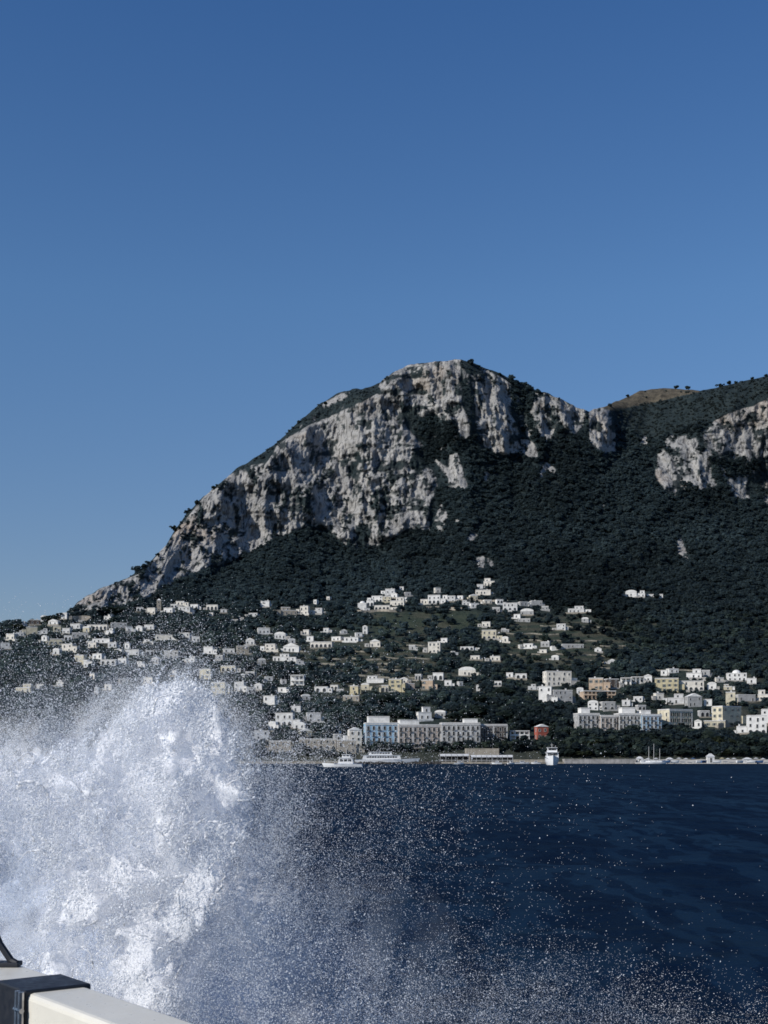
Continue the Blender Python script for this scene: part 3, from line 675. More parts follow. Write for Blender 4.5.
ribbon('retaining_wall', 363, 379, 668.5, 2.2, M_PALEW, 'pale oval terrace wall in the middle of the gardens', 'wall', 'pale retaining walls')
ribbon('retaining_wall', 690, 728, 741, 2.0, M_PALEW, 'pale path wall climbing from the beach', 'wall', 'pale retaining walls', -.12)
ribbon('retaining_wall', 560, 600, 744, 1.4, M_STONE, 'dark stone wall among trees above the long quay', 'wall', 'pale retaining walls', -.05)

# ------------------------------------------------------------------ vegetation
def crown_template(seed, n=84, flat=.75):
    r = np.random.default_rng(seed)
    lob = [(0, 0, 0, .75)] + [(*(r.normal(0, .38, 2)), r.normal(.05, .25), r.uniform(.35, .6)) for _ in range(5)]
    Vs, Ts = [], []
    for k in range(n):
        cx, cy, cz, rad = lob[r.integers(len(lob))]
        d = r.normal(size=3); d /= np.linalg.norm(d)
        p = np.array([cx, cy, cz])+d*rad*r.uniform(.65, 1.08)
        nn = d+r.normal(0, .45, 3); nn /= np.linalg.norm(nn)
        u = np.cross(nn, r.normal(size=3)); u /= np.linalg.norm(u); w = np.cross(nn, u)
        q = r.uniform(.16, .32)
        quad = [p+q*(a*u*r.uniform(.7, 1.2)+b*w*r.uniform(.7, 1.2)) for a, b in ((-1, -1), (1, -1), (1, 1), (-1, 1))]
        Vs += quad; Ts += [.75+.5*r.random()]*4
    Vs = np.array(Vs); Vs[:, 2] *= flat
    return Vs, np.array(Ts)
TEMPL = [crown_template(s) for s in range(100, 108)]
NF = len(TEMPL[0][0])
def scatter(name, P, R, Tint, label, cat):
    idx = RNG.integers(0, len(TEMPL), len(P)); ang = RNG.random(len(P))*6.283
    Vall, Call = [], []
    for k in range(len(TEMPL)):
        q = np.where(idx == k)[0]
        if not len(q): continue
        Vt, Tt = TEMPL[k]
        c, s = np.cos(ang[q])[:, None], np.sin(ang[q])[:, None]
        x = Vt[None, :, 0]*c-Vt[None, :, 1]*s; y = Vt[None, :, 0]*s+Vt[None, :, 1]*c; z = np.repeat(Vt[None, :, 2], len(q), 0)
        pts = np.stack([x, y, z], -1)*R[q][:, None, None]+P[q][:, None, :]
        Vall.append(pts.reshape(-1, 3)); Call.append((Tint[q][:, None, :]*Tt[None, :, None]).reshape(-1, 3))
    Vv = np.concatenate(Vall); Cc = np.concatenate(Call)
    me = np_mesh(name, Vv, np.arange(len(Vv)).reshape(-1, 4), [M_LEAF]); vcol(me, 'tint', Cc)
    return tag(link(name, me), label, cat, kind='stuff')
# candidate spots on the hillside
n_c = 115000
jj = RNG.integers(0, NX, n_c); ii = (RNG.random(n_c)*(NR-2)).astype(int)
px, py = PXG[ii, jj], PYG[ii, jj]
keep = (rock[ii, jj] < .35) & (py < 757)
cliffzone = gblur(gblur(rk, 5, 0), 6, 1)[ii, jj]
twn = sstep(600, 640, py)
prob = np.where(cliffzone > .5, .62, 1-.40*twn)
prob *= 1-.80*np.clip(field[ii, jj]*(1-twn)+terr[ii, jj]*.9, 0, 1)
prob *= 1-.82*inpoly(px, py, [(372,612),(480,611),(486,632),(372,637)])
prob *= 1-.93*np.clip(dry[ii, jj], 0, 1)
upscrub = inpoly(px, py, [(600,420),(620,395),(780,365),(970,360),(970,392),(780,398),(700,424),(650,440)])
prob *= np.where(upscrub, .8, 1)
prob *= np.where((py > 752) & (px > 350) & (px < 545), 0, 1)
keep &= RNG.random(n_c) < prob
Rm = np.clip(RNG.gamma(5.0, .58, n_c), 1.3, 5.5)*np.where(cliffzone > .25, .42, 1)*np.where(py > 600, .8, 1)*np.where((py < 470) & (px < 420), .55, 1)*np.where(inpoly(px, py, [(600,420),(620,395),(780,365),(970,360),(970,392),(780,398),(700,424),(650,440)]), .5, 1)*np.where(py < 604, .78, 1)
for (x0, x1, y0, y1) in HOUSE_RECTS:
    rp = Rm*F/Y[ii, jj]
    top = py-1.9*rp
    hit = (px > x0-rp*.8) & (px < x1+rp*.8) & (top < y1-.36*(y1-y0)) & (py > y0+1)
    keep &= ~(hit & (RNG.random(n_c) < .97))
q = np.where(keep)[0]
P = np.stack([Xw[ii[q], jj[q]], Y[ii[q], jj[q]], Zw[ii[q], jj[q]]+Rm[q]*.75], -1)
big = fbm(P[:, 0]/90, P[:, 2]/60, oct=4, seed=201)[:, None]*1.3
rv = RNG.random((len(q), 1))
tint = np.array([[.053, .079, .087]])*(1+.6*big)*(0.8+.4*rv)  # bluish lift puts the distance haze into the leaf colour
tint = tint*(1-.0*rv) + np.array([[.030, .038, .016]])*np.where(RNG.random((len(q), 1)) < .30, 1.0, 0)*twn[q][:, None]
tint = tint + np.array([[.034, .036, .036]])*((py[q] < 480) & (px[q] < 420))[:, None]
tint = tint + np.array([[.025, .024, .016]])*upscrub[q][:, None]
hi = py[q] < 604
scatter('hillside_wood', P[hi], Rm[q][hi], tint[hi], 'dense dark green wood covering the mountain flank', 'wood')
scatter('town_greenery', P[~hi], Rm[q][~hi], tint[~hi], 'mass of dark trees and shrubs filling the gaps between the houses', 'greenery')

# individual trees
def crown_mesh(seed, tint, flat=.8, n=150):
    Vt, Tt = crown_template(seed, n, flat)
    me = np_mesh('crown', Vt, np.arange(len(Vt)).reshape(-1, 4), [M_LEAF]); vcol(me, 'tint', np.array([tint])*Tt[:, None]); return me
CROWN = {'round': [crown_mesh(s, (.030, .045, .038), .85) for s in (1, 2, 3)], 'pine': [crown_mesh(s, (.022, .036, .032), .42) for s in (4, 5)],
         'cypress': [crown_mesh(6, (.020, .032, .030), 2.2)], 'light': [crown_mesh(s, (.050, .062, .036), .8) for s in (7, 8)]}
def tree(px, py, wpx, hpx, sort, label, group, name='tree'):
    g = ground(px, py); s = g.y/F; Wm, Hm = wpx*s, hpx*s
    r = empty(name, (g.x, g.y, g.z)); tag(r, label, 'tree', group)
    cm = random.choice(CROWN[sort]); vz = {'round': .95, 'pine': .5, 'cypress': 2.4, 'light': .9}[sort]
    c = link('crown', cm, r)
    rad = Wm/2/.95; hz = rad*vz
    if sort == 'cypress': c.scale = (rad, rad, Hm/2/2.3); cz = Hm*.52
    else:
        sz = rad if sort == 'pine' else (Hm*.42)/.85; c.scale = (rad, rad, sz); cz = Hm-sz*(.5 if sort == 'pine' else .85)
    c.location = (0, 0, cz); c.rotation_euler = (0, 0, random.random()*6.28)
    m = MB(); th = max(.12, Wm*.035)
    m.tube([(0, 0, -1.5), (.05*Wm, 0, cz*.5), (.02*Wm, .02*Wm, cz)], [th*1.4, th, th*.6], 6)
    for k in range(3):
        a = random.random()*6.28; m.tube([(.03*Wm, 0, cz*.6), (math.cos(a)*rad*.5, math.sin(a)*rad*.5, cz)], [th*.6, th*.25], 5)
    m.build('trunk', M_WOOD, r)
    return r
sk = [(628,397.5,4,4,'first'),(676,388.6,6,4,'second'),(688,389.8,6,5,'third'),(720,387.5,5,5,'fourth'),(729,385,5,5,'fifth'),(736,384,4,4,'sixth'),(752,380,4,4,'seventh'),(766,377,5,4,'eighth')]
for a, b, w, h, o in sk: tree(a, b+.6, w, h, 'round', f'{o} small dark tree from left on the grassy right-hand skyline', 'trees on the right-hand skyline')
for a, b, w, h, lb in [(175,531,9,9,'largest dark tree overhanging the left edge of the cliff'),(197,505,9,8,'bushy tree high on the left edge of the cliff'),(214,489,8,6,'topmost of the trees on the left cliff edge'),(158,556,6,6,'lowest small tree on the left cliff edge'),(325,404,7,5,'shrubby tree on the upper left shoulder of the mountain'),(500,375,6,4,'small tree on the summit edge right of the peak')]:
    tree(a, b+1.5, w*.7, h*.85, 'round', lb, 'trees on the cliff edge')
tree(59, 620, 8, 8, 'pine', 'umbrella pine standing up from the far-left ridge', 'trees on the far-left ridge', 'pine_tree')
tree(48, 623, 13, 8, 'round', 'wide dark tree beside the umbrella pine on the left ridge', 'trees on the far-left ridge')
tree(16, 630, 14, 7, 'light', 'paler green tree at the far-left end of the ridge', 'trees on the far-left ridge')
tree(118, 617, 22, 11, 'round', 'broad dark tree behind the stepped white house on the left ridge', 'trees on the far-left ridge')
ws = [(562,748,13,8,'round'),(576,747,14,9,'round'),(592,748,17,9,'light'),(609,747,13,9,'round'),(624,747,16,11,'round'),(640,748,13,9,'round'),(655,747,16,13,'round'),(670,746,13,8,'round'),(684,747,16,10,'light'),(703,746,13,8,'round'),(722,748,17,13,'light'),(737,749,15,10,'round'),(752,750,18,13,'round'),(766,750,13,9,'round'),
      (569,757,14,8,'round'),(586,757,15,8,'light'),(603,757,14,8,'round'),(620,757,15,9,'round'),(681,757,15,9,'round'),(696,757,14,8,'round'),(727,757,14,9,'light'),(744,757,15,9,'round'),(760,757,14,8,'round')]
NUM = ['first','second','third','fourth','fifth','sixth','seventh','eighth','ninth','tenth','eleventh','twelfth','thirteenth','fourteenth']
for k, (a, b, w, h, so) in enumerate(ws):
    row = 'upper row above the beach' if k < 14 else 'lower row right behind the quay'
    o = NUM[k if k < 14 else k-14]
    tree(a, b, w, h, so, f'{"paler bushy" if so == "light" else "dark round"} tree, {o} from left in the {row}', 'trees above the beach')
for a, b, w, h, lb in [(395,722,20,13,'dark tree rising behind the blue hotel roof'),(375,718,18,12,'dark tree left of the one behind the blue hotel'),(410,716,18,12,'dark tree left of the stepped white house above the hotels'),(455,722,16,10,'dark tree behind the pale grey hotel roof'),(480,718,22,14,'broad dark tree above the brown waterfront building'),(505,722,20,13,'dark tree above the white colonnade'),(528,722,20,13,'dark tree up the slope left of the red house'),(505,700,22,14,'large dark tree high in the wood above the brown building'),(480,706,20,12,'dark tree below the tiny gabled white house'),(330,712,18,12,'dark tree right of the grey house on the waterfront'),(554,742,14,12,'dark tree right of the red house'),(385,706,22,12,'large dark tree below the yellow house'),(360,712,16,10,'dark tree below the beige house')]:
    tree(a, b, w, h, 'round', lb, 'trees behind the waterfront hotels')
for a, b, h, lb in [(472,605,9,'slim cypress between the halves of the spur hamlet'),(421,690,10,'slim cypress between the grey pink and peach houses'),(650,690,10,'slim cypress left of the yellow villa'),(711,700,11,'slim cypress right of the grey gabled house'),(577,704,12,'slim cypress beside the grey hotel wing')]:
    tree(a, b, 3, h, 'cypress', lb, 'cypress trees', 'cypress_tree')

# ------------------------------------------------------------------ waterfront
def at(px, Yd, z): return Vector(((px-CX)/F*Yd, Yd, z))
def slab(name, px0, px1, Y0, Y1, z0, z1, mt, label, cat, group=None, kind=None):
    xa, xb = (px0-CX)/F*Y0, (px1-CX)/F*Y0
    m = MB(); cx = (xa+xb)/2; m.box(xa-cx, xb-cx, 0, Y1-Y0, z0, z1)
    m.box(xa-cx-.1, xb-cx+.1, -.12, -.003, z1-.35, z1-.06)
    return tag(m.build(name, mt, None, (cx, Y0, 0)), label, cat, group, kind)
slab('quay_wall', 565, 636, 693, 704, -3, 2.5, M_QUAY, 'long pale concrete quay wall right of the bow-on ferry', 'quay', 'quays')
slab('quay_wall', 240, 352, 694, 706, -3, 1.3, WALL['beige'], 'low stone quay behind the spray at the left end of the harbour', 'quay', 'quays')
slab('quay_wall', 352, 565, 697, 708, -3, .9, WALL['beige'], 'harbour quay running below the hotels', 'quay', 'quays')
m = MB(); xa, xb = (636-CX)/F*688, (860-CX)/F*688
nb = 24; vs = []
for k in range(nb+1):
    x = xa+(xb-xa)*k/nb; j1, j2 = random.uniform(-1, 1), random.uniform(-1.2, 1.2)
    vs += [(x, 688.5+j1, -1.5), (x, 690+j1, .35), (x, 698+j2, 1.5+.2*j1), (x*1.02, 711+j2, 3.1+.25*j2), (x*1.02, 714, -1)]
m.add(vs, [(k*5+q, (k+1)*5+q, (k+1)*5+q+1, k*5+q+1) for k in range(nb) for q in range(4)])
tag(m.build('beach', paint('pebble_beach', (.55, .525, .48), scale=1.2)), 'pale pebble beach strip at the right end of the shore', kind='structure')
# dark breakwater of boulders in front of the yacht
def rock_blob(m, c, r, rr):
    n, q = 7, 4; vs = []
    for j in range(q+1):
        for k in range(n):
            a, b2 = math.pi*j/q, 2*math.pi*k/n; e = r*rr.uniform(.75, 1.15)
            vs.append((c[0]+e*math.sin(a)*math.cos(b2), c[1]+e*math.sin(a)*math.sin(b2), c[2]+.7*e*math.cos(a)))
    m.add(vs, [(j*n+k, (j+1)*n+k, (j+1)*n+(k+1) % n, j*n+(k+1) % n) for j in range(q) for k in range(n)])
M_BOULD = paint('wet_boulder', (.075, .07, .065), dirt=.5, scale=1.2)
m = MB(); rr = random.Random(4)
for k in range(170):
    px0 = rr.uniform(352, 441); p = at(px0, rr.uniform(640, 652), rr.uniform(-.6, .5)); rock_blob(m, (p.x, p.y-645, p.z), rr.uniform(.8, 1.5), rr)
tag(m.build('breakwater', M_BOULD, None, (0, 645, 0)), 'dark boulder breakwater in front of the long white yacht', 'breakwater')

def kiosk(px0, px1, z0, h, Y0, label, bays, awn=True):
    s = Y0/F; W = (px1-px0)*s; c = at((px0+px1)/2, Y0, z0)
    r = empty('restaurant_pavilion', c); tag(r, label, 'pavilion', 'waterside restaurants')
    m = MB(); m.box(-W/2, W/2, 2.5, 7, -3, h-.25); m.build('wall', M_DARK, r)
    m = MB(); m.box(-W/2-.3, W/2+.3, -.2, 7.3, -3, 0); m.build('deck', WALL['beige'], r)
    m = MB(); m.box(-W/2-.3, W/2+.3, 2.3, 7.3, h-.245, h); m.build('roof', M_AWN, r)
    for k in range(bays):
        x0, x1 = -W/2+W*k/bays, -W/2+W*(k+1)/bays
        m = MB(); m.add([(x0+.1, -.3, h-.9), (x1-.1, -.3, h-.9), (x1-.1, 2.29, h-.1), (x0+.1, 2.29, h-.1), (x0+.1, -.3, h-1.25), (x1-.1, -.3, h-1.25)], [(0, 1, 2, 3), (4, 5, 1, 0)])
        m.build('awning', M_AWN, r)
    for k in range(bays+1):
        x = -W/2+.08+(W-.16)*k/bays; m = MB(); m.box(x-.06, x+.06, 0, .12, 0, h-.92); m.build('post', M_TRIM, r)
    m = MB(); m.box(-W/2, W/2, -.15, -.1, .5, .62); m.box(-W/2, W/2, -.15, -.1, .9, 1.0); m.build('railing', M_TRIM, r)
    return r
kiosk(471, 513, 1.0, 3.6, 684, 'waterside restaurant with a row of white awnings on a deck', 8)
kiosk(440, 469, 1.0, 4.2, 690, 'open pier shed with pale flat roof left of the awnings', 5)
slab('stone_terrace', 466, 499, 702, 712, -1, 8.2, WALL['beige'], 'beige stone terrace block behind the restaurant awnings', 'terrace')
slab('stone_terrace', 514, 545, 700, 706, -1, 2.2, WALL['beige'], 'low stone landing left of the bow-on ferry', 'terrace')
def hut(px, w, h, Y0, z0, label, mt=M_TRIM):
    s = Y0/F; W, H = w*s, h*s; r = empty('beach_hut', at(px, Y0, z0)); tag(r, label, 'hut', 'huts on the shore')
    m = MB(); m.box(-W/2, W/2, 0, W*.8, -1.5, H*.65); m.build('wall', mt, r)
    m = MB(); m.frustum(-W/2-.3, W/2+.3, -.3, W*.8+.3, H*.652, H, W*.45, W*.35); m.build('roof', M_AWN, r)
    link('door', window_mesh(.9, H*.5), r, (0, 0, .1))
hut(711, 7, 9, 690, .6, 'white pointed-roof hut on the beach below the path wall')
hut(670, 6, 5, 690, .6, 'low white hut left of the pointed one on the beach')
hut(748, 8, 5, 690, .6, 'low white hut near the right end of the beach')
hut(640, 6, 6, 694, .6, 'white hut where the long quay meets the beach')
def parasol(px, Y0, label, k):
    r = empty('parasol', at(px, Y0, .35+(Y0-690)*.12)); tag(r, label, 'parasol', 'parasols on the beach')
    m = MB(); m.tube([(0, 0, 0), (0, 0, 2.3)], .04, 6); m.build('pole', M_TRIM, r)
    n = 8; R = 1.5; m = MB()
    m.add([(0, 0, 2.6)]+[(R*math.cos(6.2832*i/n), R*math.sin(6.2832*i/n), 2.05) for i in range(n)], [(0, 1+i, 1+(i+1) % n) for i in range(n)])
    m.build('canopy', [M_AWN, WALL['yellow'], M_HULLB][k], r)
PZ = [(648,0),(656,0),(679,0),(686,0),(693,2),(722,1),(728,0),(734,0),(756,0),(763,0)]
for i, (p, k) in enumerate(PZ):
    parasol(p, 690.5+(i % 3), f'{["white","yellow","blue"][k]} beach parasol, {NUM[i]} from left along the pebble beach', k)

# ------------------------------------------------------------------ boats
def hull_mesh(L, B, Hh, mt, name='hull', bowrise=.35, stern=.85):
    """hull along +x (bow), waterline z=0"""
    n = 14; rings = []
    for i in range(n+1):
        u = i/n; x = -L/2+L*u
        wv = B/2*(stern+(1-stern)*min(1, u*3))*(1-max(0, (u-.45)/.55)**2.2)
        top = Hh*(1+bowrise*max(0, (u-.4)/.6)**2)
        xo = max(0, (u-.8)/.2)*L*.05
        rings.append([(x+xo, -wv, top), (x+xo*.6, -wv*.92, top*.45), (x-xo*.3, -wv*.7, -.25), (x-xo*.5, 0, -.6), (x-xo*.3, wv*.7, -.25), (x+xo*.6, wv*.92, top*.45), (x+xo, wv, top)])
    m = MB(); vs = [p for r in rings for p in r]; k = 7
    fs = [(i*k+j, (i+1)*k+j, (i+1)*k+j+1, i*k+j+1) for i in range(n) for j in range(6)]
    fs += [(i*k+6, (i+1)*k+6, (i+1)*k, i*k) for i in range(n)]
    fs += [tuple(range(k))]
    m.add(vs, fs); return m.mesh(name, mt)
def motor_boat(px, Yd, Lpx, Bm, Hh, rz, label, decks, name='motor_boat', cat='boat', hull=None, mast=True, group='boats off the harbour'):
    L = Lpx*Yd/F
    r = empty(name, at(px, Yd, 0), rz); tag(r, label, cat, group)
    link('hull', hull_mesh(L, Bm, Hh, hull or M_HULL), r)
    m = MB(); m.tube([(-L/2, -Bm*.43, Hh*.98), (0, -Bm*.505, Hh*.98), (L*.22, -Bm*.45, Hh*1.05)], .07, 5); m.tube([(-L/2, Bm*.43, Hh*.98), (0, Bm*.505, Hh*.98), (L*.22, Bm*.45, Hh*1.05)], .07, 5)
    m.build('rubbing_strip', M_HULLB, r)
    z = Hh
    for (x0, x1, wf, hh) in decks:
        a, b2 = L*x0, L*x1; w2 = Bm*wf/2
        m = MB(); m.frustum(a, b2, -w2, w2, z-.05, z+hh, min(.6, (b2-a)*.08), .1); c = m.build('cabin', M_HULL, r)
        nw = max(2, int((b2-a)/1.6)); ww = (b2-a)*.8/nw
        for k in range(nw):
            x = a+(b2-a)*.1+ww*(k+.5)
            for sy in (-1, 1):
                m = MB(); m.box(x-ww*.38, x+ww*.38, min(sy*(w2-.06), sy*(w2+.012)), max(sy*(w2-.06), sy*(w2+.012)), z+hh*.4, z+hh*.8); m.build('window', M_GLASS, c)
        m = MB(); m.box(b2-.12-min(.6, (b2-a)*.08)*.5, b2-min(.6, (b2-a)*.08)*.35, -w2*.8, w2*.8, z+hh*.4, z+hh*.85); m.build('windscreen', M_GLASS, c)
        m = MB(); m.box(a-.3, b2+.1, -w2-.15, w2+.15, z+hh+.002, z+hh+.14); m.build('roof', M_HULL, c)
        z += hh+.14
    if mast:
        m = MB(); x = L*(decks[-1][0]+decks[-1][1])/2; m.tube([(x, 0, z), (x, 0, z+1.8)], [.09, .04], 6); m.box(x-.05, x+.05, -.7, .7, z+1.0, z+1.1); m.build('mast', M_TRIM, r)
    m = MB()
    for sy in (-1, 1):
        pts = [(L*.18, sy*Bm*.46, Hh*1.1+.7), (L*.38, sy*Bm*.25, Hh*1.25+.7), (L*.52, 0, Hh*1.35+.7)]
        m.tube(pts, .035, 5)
        for p in pts: m.tube([p, (p[0], p[1], p[2]-.75)], .03, 5)
    m.build('bow_rail', M_TRIM, r)
    return r
motor_boat(343, 433, 39, 3.6, 1.05, math.pi-.12, 'white excursion boat with open cabin passing in front of the quay, seen side-on through spray', [(-.28, .12, .8, 2.0), (-.2, 0.02, .6, .9)])
motor_boat(386, 672, 62, 6.2, 2.2, .05, 'long white motor yacht with layered decks moored below the blue hotel', [(-.38, .24, .8, 2.2), (-.28, .1, .66, 1.5)], name='motor_yacht', cat='yacht')
# bow-on ferry
motor_boat(552, 560, 40, 6.0, 3.1, -math.pi/2-.08, 'white ferry coming bow-on towards the viewer, with tall bridge', [(-.4, .28, .86, 2.3), (-.3, .16, .7, 1.9)], name='ferry', cat='ferry')
for px0, Yd, Lp, rz, lb in [(459,640,9,.1,'small white launch off the pier shed'),(497,640,10,3.0,'small white launch off the restaurant awnings'),(511,650,7,.3,'tiny white boat at the right end of the awnings'),(522,676,14,0.0,'pale blue-white boat moored left of the bow-on ferry'),(536,676,9,3.1,'white boat tucked just left of the bow-on ferry')]:
    motor_boat(px0, Yd, Lp, 1.7, .6, rz, lb, [(-.15, .15, .7, .8)], name='small_launch', mast=False, group='small boats by the pier')
def dinghy(px0, Yd, z, L, rz, lb, mt):
    r = empty('rowing_boat', at(px0, Yd, z), rz); tag(r, lb, 'rowing boat', 'boats drawn up on the beach')
    link('hull', hull_mesh(L, 1.6, .7, mt), r)
    for x in (-.2, .12):
        m = MB(); m.box(L*x-.15, L*x+.15, -.7, .7, .71, .78); m.build('bench', M_WOOD, r)
for k, (p, c) in enumerate([(644,0),(661,0),(666,1),(675,0),(700,0),(704,1),(717,0),(740,0),(751,0),(759,1)]):
    dinghy(p, 686.5+.3*(k % 2), .95, 4.2, random.uniform(-.6, .6), f'{["white","blue"][c]} rowing boat, {NUM[k]} from left on the pebble beach edge', [M_HULL, M_HULLB][c])
def sail(px0, h, lb):
    r = empty('sailing_boat', at(px0, 684, 0), random.uniform(-.4, .4)); tag(r, lb, 'sailing boat', 'sailing boats moored by the beach')
    link('hull', hull_mesh(7.5, 2.4, .9, M_HULL), r)
    m = MB(); m.tube([(0.4, 0, .9), (.4, 0, h)], [.13, .08], 6); m.build('mast', M_TRIM, r)
    m = MB(); m.tube([(.3, 0, 1.9), (-3, 0, 1.9)], .16, 6); m.build('furled_boom', M_AWN, r)
    m = MB(); m.frustum(-1.5, 1.6, -.8, .8, .88, 1.5, .4, .15); m.build('cabin', M_HULL, r)
sail(648, 9, 'sailing boat with furled sail, left of the three by the beach'); sail(653, 10.5, 'tallest masted sailing boat, middle of the three by the beach'); sail(659, 8, 'sailing boat with shorter mast, right of the three by the beach')

# ------------------------------------------------------------------ sea
ys = np.concatenate([np.linspace(-400, 6, 20)[:-1], 6*(720/6.0)**np.linspace(0, 1, 620), np.array([900, 1500, 3000, 7000, 20000])])
u = np.linspace(-1, 1, 421)
half = np.clip(np.abs(ys)*.62+25, 25, 30000)
XS = half[:, None]*(u[None, :]*.55+.45*u[None, :]**5)
# far sideways reach
XS[:, 0] = -20000-np.arange(len(ys)); XS[:, -1] = 20000+np.arange(len(ys))
YS = np.repeat(ys[:, None], len(u), 1)
amp = np.clip(1.25-np.abs(YS)/260, .0, 1.0)
dy = np.gradient(ys)[:, None]
ZS = amp*(.16*fbm(XS/7+YS/19, YS/5.5, oct=3, seed=301)+.10*fbm(XS/2.6, YS/1.9, oct=2, seed=302)*np.clip(1.2-dy/1.2, 0, 1)+.22*fbm(XS/24, YS/15, oct=2, seed=303))
ZS[:, 0] = 0; ZS[:, -1] = 0
def sea_mat():
    m, nt, b = mat('sea_water')
    pos = N(nt, 'ShaderNodeNewGeometry').outputs['Position']
    c = None
    for (sc_, my, lo, hi, dk) in ((1.6, .36, .445, .475, .40), (.6, .24, .435, .465, .34), (.2, .16, .42, .45, .45), (.05, .12, .40, .45, .74)):  # light and dark of wave faces painted into the water colour as dashes
        f = noise(nt, sc_, 3, .5, pos, (1, my, 1))
        r = ramp(nt, [(lo, (dk*.86, dk*.94, dk)), (hi, (1, 1, 1)), (.58, (1, 1, 1)), (.70, (1.28, 1.22, 1.16))], f).outputs[0]
        c = mix(nt, 1.0, c if c else (.0058, .0160, .0280), r, 'MULTIPLY')
    d = N(nt, 'ShaderNodeBsdfDiffuse'); nt.links.new(c, d.inputs[0])
    g2 = N(nt, 'ShaderNodeBsdfGlossy'); g2.inputs['Color'].default_value = (.42, .68, 1.0, 1); g2.inputs['Roughness'].default_value = .38
    mx = N(nt, 'ShaderNodeMixShader'); mx.inputs[0].default_value = .085
    h1 = noise(nt, .55, 5, .62, pos, (.75, 1.1, 1)); h2 = noise(nt, .12, 3, .5, pos, (.8, 1.3, 1))
    ad = N(nt, 'ShaderNodeMath', operation='MULTIPLY_ADD'); nt.links.new(h2, ad.inputs[0]); ad.inputs[1].default_value = 2.0; nt.links.new(h1, ad.inputs[2])
    bp = N(nt, 'ShaderNodeBump'); bp.inputs['Strength'].default_value = 1; bp.inputs['Distance'].default_value = .8
    nt.links.new(ad.outputs[0], bp.inputs['Height']); nt.links.new(bp.outputs[0], g2.inputs['Normal'])
    nt.links.new(d.outputs[0], mx.inputs[1]); nt.links.new(g2.outputs[0], mx.inputs[2])
    nt.links.new(mx.outputs[0], nt.nodes['Material Output'].inputs['Surface'])
    return m
nY, nX = YS.shape
i0 = (np.arange(nY-1)[:, None]*nX+np.arange(nX-1)[None, :]).ravel()
me = np_mesh('sea', np.stack([XS, YS, ZS], -1).reshape(-1, 3), np.stack([i0, i0+1, i0+nX+1, i0+nX], -1), [sea_mat()], smooth=True)
tag(link('sea', me), 'dark navy sea with small ripples', kind='structure')

# ------------------------------------------------------------------ spray beside the boat
def spray_mat(name, c, thru=.40):
    m, nt, b = mat(name)
    out = nt.nodes['Material Output']
    d = N(nt, 'ShaderNodeBsdfDiffuse'); tl = N(nt, 'ShaderNodeBsdfTranslucent'); mx = N(nt, 'ShaderNodeMixShader')
    f = noise(nt, 3.0, 2); r = ramp(nt, [(.3, tuple(x*.93 for x in c)), (.7, c)], f)
    nt.links.new(r.outputs[0], d.inputs[0]); nt.links.new(r.outputs[0], tl.inputs[0])
    mx.inputs[0].default_value = thru
    nt.links.new(d.outputs[0], mx.inputs[1]); nt.links.new(tl.outputs[0], mx.inputs[2]); nt.links.new(mx.outputs[0], out.inputs['Surface'])
    return m
M_SPRAY = spray_mat('white_spray', (.96, .975, 1.0), .32)
SX, SY = np.arange(-160, 800, 1.0), np.arange(560, 1180, 1.0)
SPX, SPY = np.meshgrid(SX, SY)
corep = [(-160,762),(-30,758),(30,760),(80,750),(104,730),(120,716),(134,700),(148,687),(168,684),(186,681),(200,686),(209,696),(216,714),(230,734),(238,762),(250,800),(240,842),(220,884),(200,930),(176,985),(160,1040),(150,1180),(-30,1180),(6,1010),(26,960),(40,915),(30,870),(-10,850),(-60,845),(-160,850)]
mistp = [(-160,742),(0,748),(60,744),(120,716),(150,700),(210,705),(250,790),(270,860),(280,960),(300,1180),(-160,1180)]
jx, jy = 11*fbm(SPX*.035, SPY*.035, oct=4, seed=421, gain=.6), 11*fbm(SPX*.035, SPY*.035, oct=4, seed=422, gain=.6)
cin = inpoly(SPX+jx, SPY+jy, corep)*1.0
sharp, wide = gblur(gblur(cin, 5, 0), 6, 1), gblur(gblur(cin, 16, 0), 18, 1)
mist_in = gblur(gblur(inpoly(SPX, SPY, mistp)*1.0, 22, 0), 24, 1)
wsoft = 1-np.exp(-((SPX-190)/52)**2-((SPY-715)/48)**2)
core = sharp*(1-wsoft)+wide*wsoft
warp = 14*fbm(SPX*.02, SPY*.02, oct=3, seed=401)
warp2 = 6*fbm(SPX*.06, SPY*.06, oct=2, seed=407)
fil = ridged((SPX+warp)*.028+SPY*.008, (SPY+warp)*.02, oct=4, seed=402)      # strands
fine = ridged((SPX+warp2)*.075, (SPY-warp2)*.06, oct=3, seed=408)
lump = fbm((SPX+warp)*.03, (SPY-warp)*.03, oct=5, seed=403, gain=.6)
corer = sstep(.30, .68, core+.30*lump+.10*fine)
inner = gblur(gblur(inpoly(SPX, SPY, mistp)*1.0, 40, 0), 40, 1)
leftthin = 1.0
blue_gap = 1-.85*np.exp(-((SPX-4)/34)**2-((SPY-893)/38)**2)
low = 1-.25*sstep(900, 1000, SPY)
tau_core = 3.0*corer*(.12+.6*sstep(-.4, .5, fil)+.55*sstep(-.3, .4, lump)+.7*sstep(-.1, .5, fine))*leftthin*blue_gap*low
topx = np.interp(SPX, [-160, 0, 100, 140, 185, 215, 260, 800], [735, 742, 716, 695, 682, 715, 752, 752])
up = np.clip(topx-SPY, 0, None)
tau_up = (.75*np.exp(-up/32)+.2*np.exp(-up/75))*np.exp(-np.clip(SPX-240, 0, None)/65)*sstep(575, 660, SPY)
tau_r = 1.05*np.exp(-np.clip(SPX-245, 0, None)/(50+.14*np.clip(SPY-760, 0, 300)))*sstep(715, 775, SPY)
